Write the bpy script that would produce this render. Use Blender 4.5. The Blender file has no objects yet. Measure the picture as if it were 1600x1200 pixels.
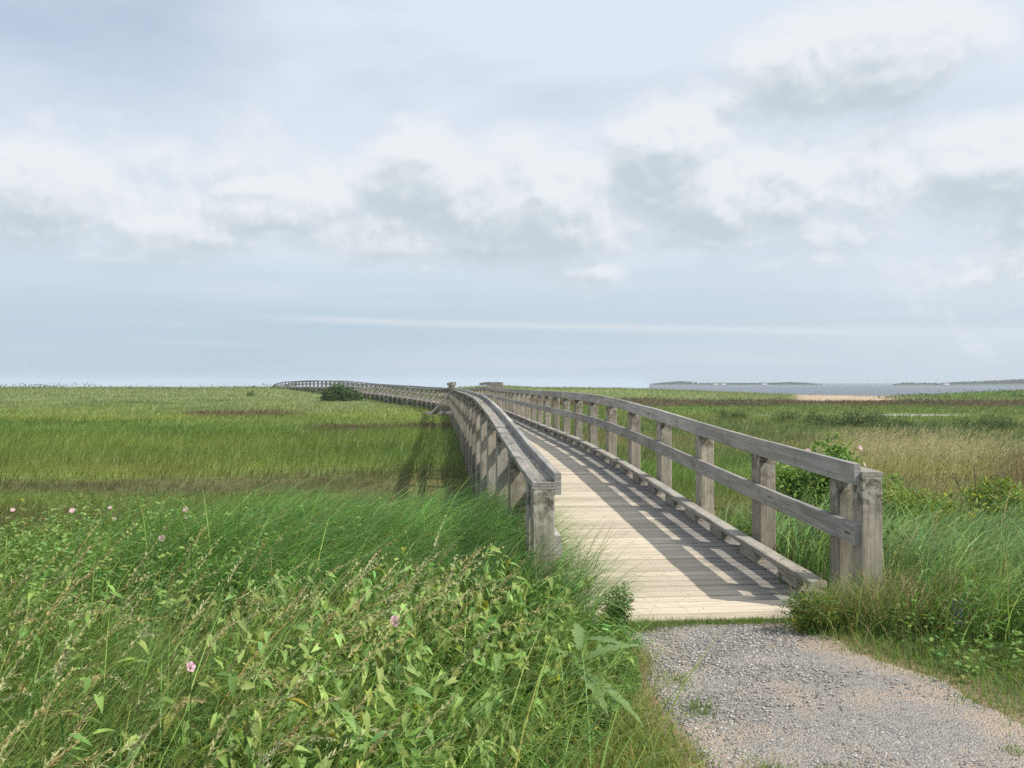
import bpy, math, random
import numpy as np
from mathutils import Vector, Matrix

rng = np.random.default_rng(7)
random.seed(7)
SC = bpy.context.scene
COL = SC.collection

# ------------------------------------------------------------------ camera
YAW = math.atan(114 / 1340)          # the boardwalk runs along +Y, the lens looks a little to its right
EYE = 1.55
cam_d = bpy.data.cameras.new("camera")
cam = bpy.data.objects.new("camera", cam_d)
COL.objects.link(cam)
cam_d.sensor_width = 36.0
cam_d.lens = 36.0 * 1340 / 1600
cam_d.clip_start = 0.05
cam_d.clip_end = 20000
cam.location = (0, 0, EYE)
cam.rotation_euler = (math.radians(90 - 0.064), 0, -YAW)
SC.camera = cam

# ------------------------------------------------------------------ sun, exposure
SUN = Vector((0.84, -0.46, 1.0)).normalized()
sun_d = bpy.data.lights.new("sun", 'SUN')
sun_d.energy = 3.6
sun_d.angle = math.radians(0.6)
sun_d.color = (1.0, 0.94, 0.84)
sun = bpy.data.objects.new("sun", sun_d)
COL.objects.link(sun)
sun.rotation_euler = (-SUN).to_track_quat('-Z', 'Y').to_euler()
SC.view_settings.view_transform = 'Standard'
SC.view_settings.look = 'None'
SC.view_settings.exposure = 0.45
SC.view_settings.gamma = 1.0
SC.cycles.max_bounces = 6
SC.cycles.transparent_max_bounces = 8
SC.cycles.volume_bounces = 0
SC.cycles.use_adaptive_sampling = False
SC.cycles.use_denoising = False        # the denoiser smears the grass


class NT:
    """small helper for node trees"""
    def __init__(self, tree):
        self.t = tree
        self.n = tree.nodes
        self.l = tree.links

    def put(self, sock, v):
        if v is None:
            return
        if isinstance(v, bpy.types.NodeSocket):
            self.l.new(v, sock)
        else:
            sock.default_value = v

    def m(self, op, a=None, b=None, c=None, clamp=False):
        nd = self.n.new('ShaderNodeMath')
        nd.operation = op
        nd.use_clamp = clamp
        for i, v in enumerate((a, b, c)):
            self.put(nd.inputs[i], v)
        return nd.outputs[0]

    def ss(self, v, lo, hi, a=0.0, b=1.0):
        nd = self.n.new('ShaderNodeMapRange')
        nd.interpolation_type = 'SMOOTHSTEP'
        self.put(nd.inputs[0], v)
        nd.inputs[1].default_value = lo
        nd.inputs[2].default_value = hi
        nd.inputs[3].default_value = a
        nd.inputs[4].default_value = b
        return nd.outputs[0]

    def mix(self, f, a, b, blend='MIX'):
        nd = self.n.new('ShaderNodeMix')
        nd.data_type = 'RGBA'
        nd.blend_type = blend
        self.put(nd.inputs[0], f)
        for s, v in ((nd.inputs[6], a), (nd.inputs[7], b)):
            if isinstance(v, tuple) and len(v) == 3:
                v = (*v, 1)
            self.put(s, v)
        return nd.outputs[2]

    def noise(self, vec, scale, detail=4, rough=0.55, dist=0.0, out=0):
        nd = self.n.new('ShaderNodeTexNoise')
        if vec is not None:
            self.l.new(vec, nd.inputs['Vector'])
        nd.inputs['Scale'].default_value = scale
        nd.inputs['Detail'].default_value = detail
        nd.inputs['Roughness'].default_value = rough
        nd.inputs['Distortion'].default_value = dist
        return nd.outputs[out]

    def xyz(self, x, y, z):
        nd = self.n.new('ShaderNodeCombineXYZ')
        for i, v in enumerate((x, y, z)):
            self.put(nd.inputs[i], v)
        return nd.outputs[0]

    def sep(self, v):
        nd = self.n.new('ShaderNodeSeparateXYZ')
        self.l.new(v, nd.inputs[0])
        return nd.outputs

    def mapping(self, v, scale=(1, 1, 1), loc=(0, 0, 0), rot=(0, 0, 0)):
        nd = self.n.new('ShaderNodeMapping')
        self.l.new(v, nd.inputs[0])
        nd.inputs['Scale'].default_value = scale
        nd.inputs['Location'].default_value = loc
        nd.inputs['Rotation'].default_value = rot
        return nd.outputs[0]

    def attr(self, name, out='Color'):
        nd = self.n.new('ShaderNodeAttribute')
        nd.attribute_name = name
        return nd.outputs[out]

    def bump(self, h, strength=0.3, dist=0.01):
        nd = self.n.new('ShaderNodeBump')
        self.l.new(h, nd.inputs['Height'])
        nd.inputs['Strength'].default_value = strength
        nd.inputs['Distance'].default_value = dist
        return nd.outputs[0]


# ------------------------------------------------------------------ world: Nishita sky with a broken deck of cumulus
world = bpy.data.worlds.new("World")
SC.world = world
world.use_nodes = True
SKY_STRENGTH = 0.1


def build_world():
    t = world.node_tree
    t.nodes.clear()
    q = NT(t)
    # ---- density of the cumulus as a node group of (azimuth, elevation), both in 1/1340 rad
    g = bpy.data.node_groups.new("cumulus_density", 'ShaderNodeTree')
    g.interface.new_socket("U", in_out='INPUT', socket_type='NodeSocketFloat')
    g.interface.new_socket("V", in_out='INPUT', socket_type='NodeSocketFloat')
    g.interface.new_socket("Density", in_out='OUTPUT', socket_type='NodeSocketFloat')
    G = NT(g)
    gi = g.nodes.new('NodeGroupInput')
    go = g.nodes.new('NodeGroupOutput')
    U, V = gi.outputs[0], gi.outputs[1]
    blobs = [  # px, py (as measured), half width, half height, weight
        (60, 290, 150, 78, 1.0), (230, 330, 130, 62, .9), (430, 320, 150, 58, .95),
        (640, 275, 120, 78, 1.05), (780, 365, 120, 48, .75), (890, 300, 100, 70, .9),
        (1050, 230, 120, 90, .85), (1170, 300, 150, 80, 1.0), (1330, 90, 210, 85, .9),
        (1120, 170, 120, 60, .6), (1400, 300, 130, 90, .7), (1560, 245, 140, 75, 1.0),
        (600, 395, 330, 34, .55), (1150, 410, 380, 34, .6), (150, 390, 260, 30, .55),
        (1520, 400, 200, 50, .5),
    ]
    acc = None
    for px, py, sx, sy, w in blobs:
        u0 = math.atan((px - 800) / 1340) * 1340
        v0 = math.atan((598.5 - py) / math.hypot(1340, px - 800)) * 1340
        a = G.m('POWER', G.m('MULTIPLY', G.m('SUBTRACT', U, u0), 1 / sx), 2.0)
        b = G.m('POWER', G.m('MULTIPLY', G.m('SUBTRACT', V, v0), 1 / sy), 2.0)
        e = G.m('MULTIPLY', G.ss(G.m('SQRT', G.m('ADD', a, b)), 1.45, 0.35), w)
        acc = e if acc is None else G.m('MAXIMUM', acc, e)
    # a broken layer fills the band between the puffs, all the way round
    band = G.m('MULTIPLY', G.ss(V, 150, 215), G.ss(V, 430, 300))
    wide = G.noise(G.xyz(G.m('MULTIPLY', U, 1 / 420), G.m('MULTIPLY', V, 1 / 160), 3.3), 1.0, 3)
    acc = G.m('MAXIMUM', acc, G.m('MULTIPLY', band, G.m('ADD', G.m('MULTIPLY', wide, 0.9), 0.30)))
    vec = G.xyz(G.m('MULTIPLY', U, 1 / 135), G.m('MULTIPLY', V, 1 / 112), 1.7)
    n1 = G.noise(vec, 1.0, 12, 0.57, 0.12)
    n2 = G.noise(vec, 0.42, 2, 0.5)
    d = G.m('ADD', acc, G.m('MULTIPLY', G.m('SUBTRACT', n1, 0.5), 1.6))
    d = G.m('ADD', d, G.m('MULTIPLY', G.m('SUBTRACT', n2, 0.5), 0.7))
    g.links.new(d, go.inputs[0])

    tc = t.nodes.new('ShaderNodeTexCoord')
    x, y, z = q.sep(tc.outputs['Generated'])
    az = q.m('SUBTRACT', q.m('ARCTAN2', x, y), YAW)
    U = q.m('MULTIPLY', az, 1340.0)
    V = q.m('MULTIPLY', q.m('ARCSINE', z), 1340.0)

    def dens(du, dv):
        nd = t.nodes.new('ShaderNodeGroup')
        nd.node_tree = g
        q.put(nd.inputs[0], q.m('ADD', U, du))
        q.put(nd.inputs[1], q.m('ADD', V, dv))
        return nd.outputs[0]
    d0, d1, d2 = dens(0, 0), dens(10, 16), dens(24, 62)
    cover = q.ss(d0, 0.20, 0.78)
    # sun side of each puff bright, the part below other cloud grey
    lit = q.ss(q.m('SUBTRACT', d0, d1), -0.26, 0.30)
    under = q.ss(d2, 0.25, 1.25)
    lum = q.m('SUBTRACT', q.m('ADD', q.m('MULTIPLY', lit, 0.34), 0.66), q.m('MULTIPLY', under, 0.26))
    cl = q.mix(q.ss(lum, 0.40, 0.92), (4.0, 4.62, 5.05), (6.2, 6.45, 6.7))

    sky = t.nodes.new('ShaderNodeTexSky')
    sky.sky_type = 'NISHITA'
    sky.sun_disc = False
    sky.sun_elevation = math.asin(SUN.z)
    sky.sun_rotation = math.atan2(SUN.x, SUN.y)
    sky.air_density = 1.0
    sky.dust_density = 2.0
    sky.ozone_density = 1.5
    # look up the sky only above the horizon, so that its lowest rows do not go dark
    zc = q.m('MAXIMUM', z, 0.02)
    q.put(sky.inputs[0], q.xyz(x, y, zc))
    # thin high veil, streaked
    c1 = q.noise(q.mapping(q.xyz(q.m('MULTIPLY', U, 1 / 900), q.m('MULTIPLY', V, 1 / 260), 0.4),
                           rot=(0, 0, math.radians(-32))), 1.1, 6, 0.5, 0.5)
    c2 = q.noise(q.xyz(q.m('MULTIPLY', U, 1 / 700), q.m('MULTIPLY', V, 1 / 40), 7.7), 1.0, 5, 0.55, 0.2)
    low = q.ss(V, 60, 260, 1.0, 0.0)
    veil = q.m('ADD', q.ss(c1, 0.30, 0.66, 0.52, 0.95), 0.0)
    right = q.ss(U, -650, 300, 0.0, 0.30)
    veil = q.m('ADD', veil, right, clamp=True)
    base = q.mix(veil, sky.outputs[0], (5.35, 5.92, 6.65))
    lowc = q.mix(q.ss(c2, 0.40, 0.72), (3.65, 4.6, 5.4), (4.6, 5.25, 5.8))
    lowc = q.mix(q.ss(V, 0, 120, 0.35, 0.0), lowc, (4.0, 4.8, 5.5))
    lowc = q.mix(q.ss(U, -300, 700, 0.0, 0.55), lowc, (4.75, 5.35, 5.85))
    base = q.mix(q.m('MULTIPLY', low, 0.88), base, lowc)
    # one thin bright streak of cloud low over the horizon
    off = q.m('MULTIPLY', q.m('SUBTRACT', q.m('SUBTRACT', V, 88.0), q.m('MULTIPLY', U, -0.024)), 1 / 5.5)
    off = q.m('ADD', off, q.m('MULTIPLY', q.m('SUBTRACT', c2, 0.5), 3.0))
    st = q.m('EXPONENT', q.m('MULTIPLY', q.m('POWER', off, 2.0), -1.0))
    st = q.m('MULTIPLY', q.m('MULTIPLY', st, q.ss(U, -480, -220)), q.ss(U, 900, 500, 0.0, 0.55))
    base = q.mix(st, base, (5.5, 5.85, 6.1))
    col = q.mix(q.m('MULTIPLY', cover, 0.90), base, cl)
    bg = t.nodes.new('ShaderNodeBackground')
    q.put(bg.inputs[0], col)
    bg.inputs[1].default_value = SKY_STRENGTH
    out = t.nodes.new('ShaderNodeOutputWorld')
    t.links.new(bg.outputs[0], out.inputs[0])
    world.cycles.sampling_method = 'MANUAL'
    world.cycles.sample_map_resolution = 512


build_world()


# ------------------------------------------------------------------ numeric helpers
def smooth(e0, e1, x):
    t = np.clip((np.asarray(x, float) - e0) / (e1 - e0), 0, 1)
    return t * t * (3 - 2 * t)


def _hash(ix, iy, seed):
    h = (ix.astype(np.int64) * 374761393 + iy.astype(np.int64) * 668265263 + seed * 974634777) & 0xFFFFFFFF
    h = ((h ^ (h >> 13)) * 1274126177) & 0xFFFFFFFF
    return ((h ^ (h >> 16)) & 0xFFFF) / 65535.0


def vnoise(x, y, seed=0):
    x = np.asarray(x, float); y = np.asarray(y, float)
    ix, iy = np.floor(x), np.floor(y)
    fx, fy = x - ix, y - iy
    fx = fx * fx * (3 - 2 * fx); fy = fy * fy * (3 - 2 * fy)
    a = _hash(ix, iy, seed); b = _hash(ix + 1, iy, seed)
    c = _hash(ix, iy + 1, seed); d = _hash(ix + 1, iy + 1, seed)
    return (a * (1 - fx) + b * fx) * (1 - fy) + (c * (1 - fx) + d * fx) * fy


def fbm(x, y, seed=0, octs=4):
    s = 0; a = 0.5; n = 0
    for i in range(octs):
        s = s + a * vnoise(np.asarray(x) * 2 ** i, np.asarray(y) * 2 ** i, seed + i * 17)
        n += a
        a *= 0.5
    return s / n


CY, SY = math.cos(YAW), math.sin(YAW)


def at(px, D):
    """ground position (X, Y) seen in photo column px at depth D"""
    xc = (px - 800) / 1340 * D
    return (xc * CY + D * SY, D * CY - xc * SY)


def cam_xy(X, Y):
    """lateral offset and depth as the lens sees them"""
    X = np.asarray(X, float); Y = np.asarray(Y, float)
    return X * CY - Y * SY, X * SY + Y * CY


# ------------------------------------------------------------------ object helpers
def link(name, me, parent=None, loc=(0, 0, 0), rotz=0.0):
    o = bpy.data.objects.new(name, me)
    COL.objects.link(o)
    o.location = loc
    o.rotation_euler = (0, 0, rotz)
    if parent is not None:
        o.parent = parent
    return o


def tag(o, label=None, cat=None, group=None, kind=None):
    if label: o['label'] = label
    if cat: o['category'] = cat
    if group: o['group'] = group
    if kind: o['kind'] = kind
    return o


def thing(name, loc, label, cat, group=None, rotz=0.0):
    return tag(link(name, None, None, loc, rotz), label, cat, group)


def np_mesh(name, V, quads=None, tris=None, col=None, uv=None, mat=None, smooth_=False):
    """mesh from numpy arrays; col per vertex, uv per loop (quads first, then tris)"""
    me = bpy.data.meshes.new(name)
    V = np.asarray(V, np.float32)
    nq = 0 if quads is None else len(quads)
    nt = 0 if tris is None else len(tris)
    parts = []
    if nq: parts.append(np.asarray(quads, np.int32).ravel())
    if nt: parts.append(np.asarray(tris, np.int32).ravel())
    loops = np.concatenate(parts)
    me.vertices.add(len(V))
    me.vertices.foreach_set('co', V.ravel())
    me.loops.add(len(loops))
    me.loops.foreach_set('vertex_index', loops)
    me.polygons.add(nq + nt)
    st = np.concatenate([np.arange(nq) * 4, nq * 4 + np.arange(nt) * 3]).astype(np.int32)
    me.polygons.foreach_set('loop_start', st)
    me.polygons.foreach_set('use_smooth', np.full(nq + nt, smooth_, bool))
    if col is not None:
        a = me.color_attributes.new("Col", 'FLOAT_COLOR', 'POINT')
        c = np.ones((len(V), 4), np.float32)
        c[:, :3] = col
        a.data.foreach_set('color', c.ravel())
    if uv is not None:
        u = me.uv_layers.new(name="UVMap")
        u.data.foreach_set('uv', np.asarray(uv, np.float32).ravel())
    me.update(calc_edges=True)
    if mat: me.materials.append(mat)
    return me


class Acc:
    """collects pieces of geometry that make ONE mesh"""
    def __init__(self):
        self.v, self.q, self.t, self.c, self.n = [], [], [], [], 0

    def add(self, V, quads=None, tris=None, col=None):
        V = np.asarray(V, float)
        self.v.append(V)
        if quads is not None and len(quads): self.q.append(np.asarray(quads) + self.n)
        if tris is not None and len(tris): self.t.append(np.asarray(tris) + self.n)
        c = np.zeros((len(V), 3)); c[:] = (0.1, 0.1, 0.1) if col is None else col
        self.c.append(c)
        self.n += len(V)

    def mesh(self, name, mat, smooth_=False):
        return np_mesh(name, np.concatenate(self.v), np.concatenate(self.q) if self.q else None,
                       np.concatenate(self.t) if self.t else None, np.concatenate(self.c), None, mat, smooth_)


# ------------------------------------------------------------------ materials
def new_mat(name):
    m = bpy.data.materials.new(name)
    m.use_nodes = True
    t = m.node_tree
    q = NT(t)
    return m, q, t.nodes['Principled BSDF'], t.nodes['Material Output']


def leaf_material(name, trans=0.35, rough=0.5, spec=0.35, sat=1.15):
    m, q, p, out = new_mat(name)
    c = q.attr("Col")
    q.put(p.inputs['Base Color'], c)
    p.inputs['Roughness'].default_value = rough
    p.inputs['Specular IOR Level'].default_value = spec
    tr = q.n.new('ShaderNodeBsdfTranslucent')
    hs = q.n.new('ShaderNodeHueSaturation')
    hs.inputs['Saturation'].default_value = sat
    hs.inputs['Value'].default_value = 1.3
    hs.inputs['Hue'].default_value = 0.49
    q.put(hs.inputs['Color'], c)
    q.put(tr.inputs[0], hs.outputs[0])
    mx = q.n.new('ShaderNodeMixShader')
    mx.inputs[0].default_value = trans
    q.l.new(p.outputs[0], mx.inputs[1])
    q.l.new(tr.outputs[0], mx.inputs[2])
    q.l.new(mx.outputs[0], out.inputs[0])
    return m


M_GRASS = leaf_material("grass_blade", 0.36, 0.5, 0.18)
M_LEAF = leaf_material("leaf", 0.36, 0.5, 0.22)
M_PETAL = leaf_material("petal", 0.4, 0.6, 0.2, 1.0)
M_DRY = leaf_material("dry_grass", 0.25, 0.7, 0.2, 1.0)
M_BARK, _q, _p, _o = new_mat("shrub_bark")
_q.put(_p.inputs['Base Color'], _q.mix(_q.noise(None, 30), (.09, .065, .045), (.17, .14, .11)))
_p.inputs['Roughness'].default_value = 0.9


def wood_material(name, light, dark, stain, moss=0.0, stain_top=False, flakes=False):
    m, q, p, out = new_mat(name)
    uvn = q.n.new('ShaderNodeUVMap')
    uv = uvn.outputs[0]
    oi = q.n.new('ShaderNodeObjectInfo')
    rnd = oi.outputs['Random']
    geo = q.n.new('ShaderNodeNewGeometry')
    ux, uy, uz = q.sep(uv)
    vec = q.xyz(q.m('ADD', ux, q.m('MULTIPLY', rnd, 37.0)), uy, q.m('MULTIPLY', rnd, 11.0))
    grain = q.noise(q.mapping(vec, (2.2, 95, 1)), 1.0, 5, 0.65, 0.6)
    ring = q.noise(q.mapping(vec, (0.7, 26, 1)), 1.0, 3, 0.5, 1.2)
    blot = q.noise(q.mapping(vec, (3.0, 7, 1)), 1.0, 6, 0.6, 0.4)
    fine = q.noise(q.mapping(vec, (60, 160, 1)), 1.0, 3, 0.6)
    c = q.mix(q.ss(grain, 0.30, 0.72), dark, light)
    c = q.mix(q.m('MULTIPLY', q.ss(ring, 0.42, 0.68), 0.45), c, tuple(0.62 * k for k in dark))
    c = q.mix(q.m('MULTIPLY', q.ss(blot, 0.50, 0.74), stain), c, (0.055, 0.05, 0.042))
    c = q.mix(q.m('MULTIPLY', q.ss(blot, 0.52, 0.30), 0.35), c, tuple(min(1, 1.25 * k) for k in light))
    # knots
    vo = q.n.new('ShaderNodeTexVoronoi')
    vo.inputs['Scale'].default_value = 1.0
    q.put(vo.inputs['Vector'], q.mapping(vec, (1.7, 9, 1)))
    c = q.mix(q.ss(vo.outputs[0], 0.10, 0.05, 0.0, 0.8), c, (0.06, 0.045, 0.035))
    tone = q.m('ADD', q.m('MULTIPLY', rnd, 0.44), 0.76)
    warm = q.ss(q.noise(q.mapping(vec, (.8, 2.5, 1)), 1.0, 3, .5), .42, .66)
    c = q.mix(q.m('MULTIPLY', warm, .35), c, q.mix(1.0, c, (1.10, .98, .80), 'MULTIPLY'))
    c = q.mix(1.0, c, q.xyz(tone, tone, q.m('MULTIPLY', tone, 0.985)), 'MULTIPLY')
    if moss:
        mo = q.noise(geo.outputs['Position'], 9.0, 4, 0.6)
        c = q.mix(q.m('MULTIPLY', q.ss(mo, 0.5, 0.68), moss), c, (0.13, 0.125, 0.06))
    if stain_top:
        tc = q.n.new('ShaderNodeTexCoord')
        ox, oy, oz = q.sep(tc.outputs['Object'])
        sn = q.noise(geo.outputs['Position'], 14.0, 6, 0.7, 0.6)
        f = q.m('MULTIPLY', q.ss(sn, 0.44, 0.60), q.ss(q.m('ADD', oz, q.m('MULTIPLY', sn, .3)), 0.72, 1.02))
        c = q.mix(q.m('MULTIPLY', f, 0.8), c, (.06, .055, .045))
        c = q.mix(q.m('MULTIPLY', q.ss(sn, .50, .38), q.ss(oz, .45, .85, 0, .5)), c, (.50, .49, .46))
    if flakes:
        fl = q.noise(geo.outputs['Position'], 38.0, 5, 0.75, 0.5)
        c = q.mix(q.ss(fl, 0.54, 0.64, 0, .75), c, (.045, .042, .038))
        c = q.mix(q.ss(fl, 0.38, 0.30, 0, .8), c, (.58, .57, .54))
    q.put(p.inputs['Base Color'], c)
    p.inputs['Roughness'].default_value = 0.86
    p.inputs['Specular IOR Level'].default_value = 0.25
    h = q.m('ADD', q.m('MULTIPLY', grain, 1.0), q.m('MULTIPLY', fine, 0.35))
    q.put(p.inputs['Normal'], q.bump(h, 0.55, 0.004))
    return m


M_POST = wood_material("weathered_post_wood", (.42, .385, .325), (.26, .235, .20), 0.45, 0.25, stain_top=True)
M_RAIL = wood_material("weathered_rail_wood", (.44, .43, .415), (.27, .262, .252), 0.40)
M_CAP = wood_material("rotten_cap_wood", (.37, .355, .33), (.17, .16, .145), 0.7, 0.25, flakes=True)
M_KERB = wood_material("weathered_kerb_wood", (.40, .375, .335), (.23, .215, .19), 0.6, 0.2)


def deck_material():
    m, q, p, out = new_mat("deck_planks")
    geo = q.n.new('ShaderNodeNewGeometry')
    pos = geo.outputs['Position']
    c0 = q.attr("Col")               # red: plank tone, green: share of grey weathering, blue: a number per plank
    sp = q.n.new('ShaderNodeSeparateColor')
    q.put(sp.inputs[0], c0)
    tone, edge, seed = sp.outputs[0], sp.outputs[1], sp.outputs[2]
    x, y, z = q.sep(pos)
    vec = q.xyz(q.m('ADD', x, q.m('MULTIPLY', seed, 90.0)), y, q.m('MULTIPLY', seed, 50))
    grain = q.noise(q.mapping(vec, (2.5, 85, 1)), 1.0, 5, 0.65, 0.5)
    blot = q.noise(q.mapping(vec, (1.5, 5, 1)), 1.0, 5, 0.6, 0.3)
    sand = q.noise(pos, 1.3, 5, 0.6)
    dirt = q.noise(pos, 26.0, 4, 0.7)
    fresh = q.mix(q.ss(grain, 0.28, 0.72), (.45, .38, .285), (.64, .56, .45))
    grey = q.mix(q.ss(grain, 0.28, 0.72), (.15, .14, .13), (.32, .30, .27))
    e = q.m('ADD', edge, q.m('MULTIPLY', q.m('SUBTRACT', blot, 0.5), 0.9))
    c = q.mix(q.ss(e, 0.25, 0.85), fresh, grey)
    c = q.mix(q.ss(sand, 0.56, 0.72, 0.0, 0.35), c, (.62, .50, .37))
    c = q.mix(q.ss(dirt, 0.64, 0.76, 0.0, 0.5), c, (.12, .10, .08))
    c = q.mix(1.0, c, q.xyz(tone, tone, tone), 'MULTIPLY')
    q.put(p.inputs['Base Color'], c)
    p.inputs['Roughness'].default_value = 0.85
    p.inputs['Specular IOR Level'].default_value = 0.2
    q.put(p.inputs['Normal'], q.bump(grain, 0.5, 0.004))
    return m


M_DECK = deck_material()


# ------------------------------------------------------------------ the land: heights and plant colours
POOLS = [(*at(1408, 54.0), 4.4, 1.55), (*at(1194, 53.0), 0.75, 0.35)]   # x, y, half width, half depth


def path_edges(Y):
    """left and right edge of the gravel at Y"""
    Y = np.asarray(Y, float)
    l = np.interp(Y, [-4, 2.5, 3.4, 4.3, 5.0, 5.5], [1.2, 1.0, 1.08, 1.12, 1.16, 1.15])
    r = np.interp(Y, [-4, 2.5, 3.6, 4.3, 4.75, 5.2, 5.5], [3.1, 2.85, 2.66, 2.50, 2.36, 2.26, 2.24])
    l = l + (fbm(Y * 1.7, Y * 0 + 3.1, 41) - .5) * .22
    r = r + (fbm(Y * 1.9, Y * 0 + 9.4, 43) - .5) * .42
    return l, r


def height(X, Y):
    X = np.asarray(X, float); Y = np.asarray(Y, float)
    xc, D = cam_xy(X, Y)
    u = xc / np.maximum(D, 1.0)                      # tangent of the angle off the lens axis
    z = -0.42 * smooth(6.0, 11.5, Y)
    z = z + (fbm(X * .25, Y * .25, 3) - .5) * 0.16 * smooth(9, 20, np.hypot(X, Y))
    # left dune, climbing to a long ridge
    left = smooth(0.06, -0.10, u) * smooth(70, 150, D)
    hl = .96 + (fbm(X * .03, Y * .03, 8) - .5) * .35 + .15 * smooth(-.22, -.30, u) * 0
    z = z + left * hl
    z = z + smooth(95, 142, D) * np.exp(-((u + .285) / .055) ** 2) * .16
    # dune behind the marsh, sinking to the right towards the beach
    mid = smooth(-0.10, 0.0, u) * smooth(0.36, 0.10, u) * smooth(92, 128, D)
    z = z + mid * (.98 + (fbm(X * .05, Y * .05, 12) - .5) * .3)
    # bank at the far right
    rt = smooth(0.43, 0.60, u) * smooth(88, 150, D)
    z = z + rt * (1.02 + (fbm(X * .06, Y * .06, 15) - .5) * .45)
    # behind the ridges everything falls to the bay
    edge = 150 - 8 * smooth(0.25, 0.35, u) - 12 * smooth(0.35, 0.42, u) + 25 * smooth(-.05, -.2, u)
    z = z - 4.2 * smooth(edge, edge + 45, D) - 0.5 * smooth(edge, edge + 8, D) * smooth(.28, .34, u)
    for (a, b, rx, ry) in POOLS:
        z = z - 0.10 * np.exp(-(((X - a) / rx) ** 2 + ((Y - b) / ry) ** 2) ** 2)
    return z


C_MID = np.array((.120, .185, .044)); C_BRIGHT = np.array((.122, .185, .040)); C_BROWN = np.array((.118, .098, .048))
C_YEL = np.array((.205, .260, .070)); C_DARK = np.array((.055, .095, .032)); C_TAN = np.array((.42, .40, .17))
C_DUNE = np.array((.200, .245, .095)); C_OLIVE = np.array((.168, .172, .070)); C_SAND = np.array((.48, .375, .27))


def land_colour(X, Y):
    """what grows at X, Y (albedo)"""
    X = np.asarray(X, float); Y = np.asarray(Y, float)
    xc, D = cam_xy(X, Y)
    px = 800 + 1340 * xc / np.maximum(D, 1)
    n = fbm(X * .09, Y * .16, 21) - .5
    n2 = fbm(X * .35, Y * .5, 27) - .5
    d = D * np.exp(n * .52 + n2 * .22)
    c = np.zeros(X.shape + (3,)) + C_MID

    def put(mask, colr):
        nonlocal c
        c = c * (1 - mask[..., None]) + colr * mask[..., None]

    def band(a, b, s=.13):
        return smooth(a * (1 - s), a * (1 + s), d) * smooth(b * (1 + s), b * (1 - s), d)
    L = smooth(760, 700, px)
    put(L * band(11.0, 14.2), C_BROWN * 1.05)
    put(L * band(14.0, 16.8), C_BRIGHT)
    put(L * band(16.6, 20.0), C_BROWN * 1.1)
    put(L * band(20.0, 31), C_YEL * .92)
    put(L * band(24, 34) * smooth(-.02, .10, n2), C_MID * .95)
    put(L * band(31, 44), C_MID * 1.08)
    put(L * band(44, 62), C_YEL * .95)
    put(L * band(62, 400), C_DUNE * 1.02)
    put(L * band(52, 64) * smooth(-.05, .10, n2) * .7, C_YEL * 1.15)
    put(L * smooth(47, 52, D + n * 12) * smooth(66, 60, D + n * 12) * smooth(290, 330, px + n * 90) * smooth(520, 440, px + n * 90), C_BROWN * .95)
    put(L * smooth(34, 36, D + n * 14) * smooth(42, 40, D + n * 14) * smooth(460, 520, px + n * 200), C_BROWN * .95)
    put(L * smooth(72, 80, d) * smooth(96, 86, d) * smooth(-.10, .06, n2) * smooth(60, 160, px) * smooth(420, 330, px), C_MID * .8)
    R = 1 - L
    put(R * band(10, 15), C_OLIVE * .9)
    put(R * band(12, 22) * smooth(1260, 1330, px), C_OLIVE * 1.1)
    put(R * smooth(14, 18, D) * smooth(27, 23, D) * smooth(1480, 1560, px + n * 120), C_BROWN * 1.15)
    put(R * band(24, 33), C_OLIVE * .95)
    put(R * band(32, 44), C_MID * .5 + C_OLIVE * .4)
    put(R * band(33, 40) * smooth(-.02, .10, n2), C_DARK * 1.2)
    put(R * band(42, 60), C_MID * .6 + C_OLIVE * .45)
    put(R * band(46, 58) * smooth(.0, .12, n2), C_YEL * .85)
    put(R * smooth(16, 18.5, D + n * 4) * smooth(30, 26, D + n * 6) * smooth(1265, 1310, px + n * 60) * smooth(1640, 1470, px), C_TAN * .8)
    put(R * band(58, 76), C_BRIGHT * .85 + C_OLIVE * .15)
    put(R * smooth(70, 76, D + n * 16) * smooth(104, 97, D + n * 10), C_BROWN * .95)
    put(R * smooth(97, 104, D + n * 12), C_DUNE)
    put(R * smooth(97, 104, D + n * 8) * smooth(1440, 1490, px), C_MID * 1.15)
    sand = smooth(1232, 1250, px + n2 * 30) * smooth(1410, 1370, px + n2 * 60) * smooth(93, 96, D + n * 4)
    put(R * sand, C_SAND)
    # near the camera
    near = smooth(10.5, 8.0, D)
    put(near, np.array((.085, .105, .04)))
    lp, rp = path_edges(Y)
    put(near * smooth(.35, .0, X - rp) * smooth(-.25, .0, X - lp), np.array((.30, .22, .15)))
    c = c * (.60 + .44 * fbm(X * 1.3, Y * 1.3, 33) + .40 * fbm(X * .22, Y * .45, 35))[..., None]
    c = c * np.array((1, 1, 1)) + (fbm(X * .16, Y * .3, 37) - .5)[..., None] * np.array((.05, .012, .0)) * (c[..., :1] < .3)
    return c


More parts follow.
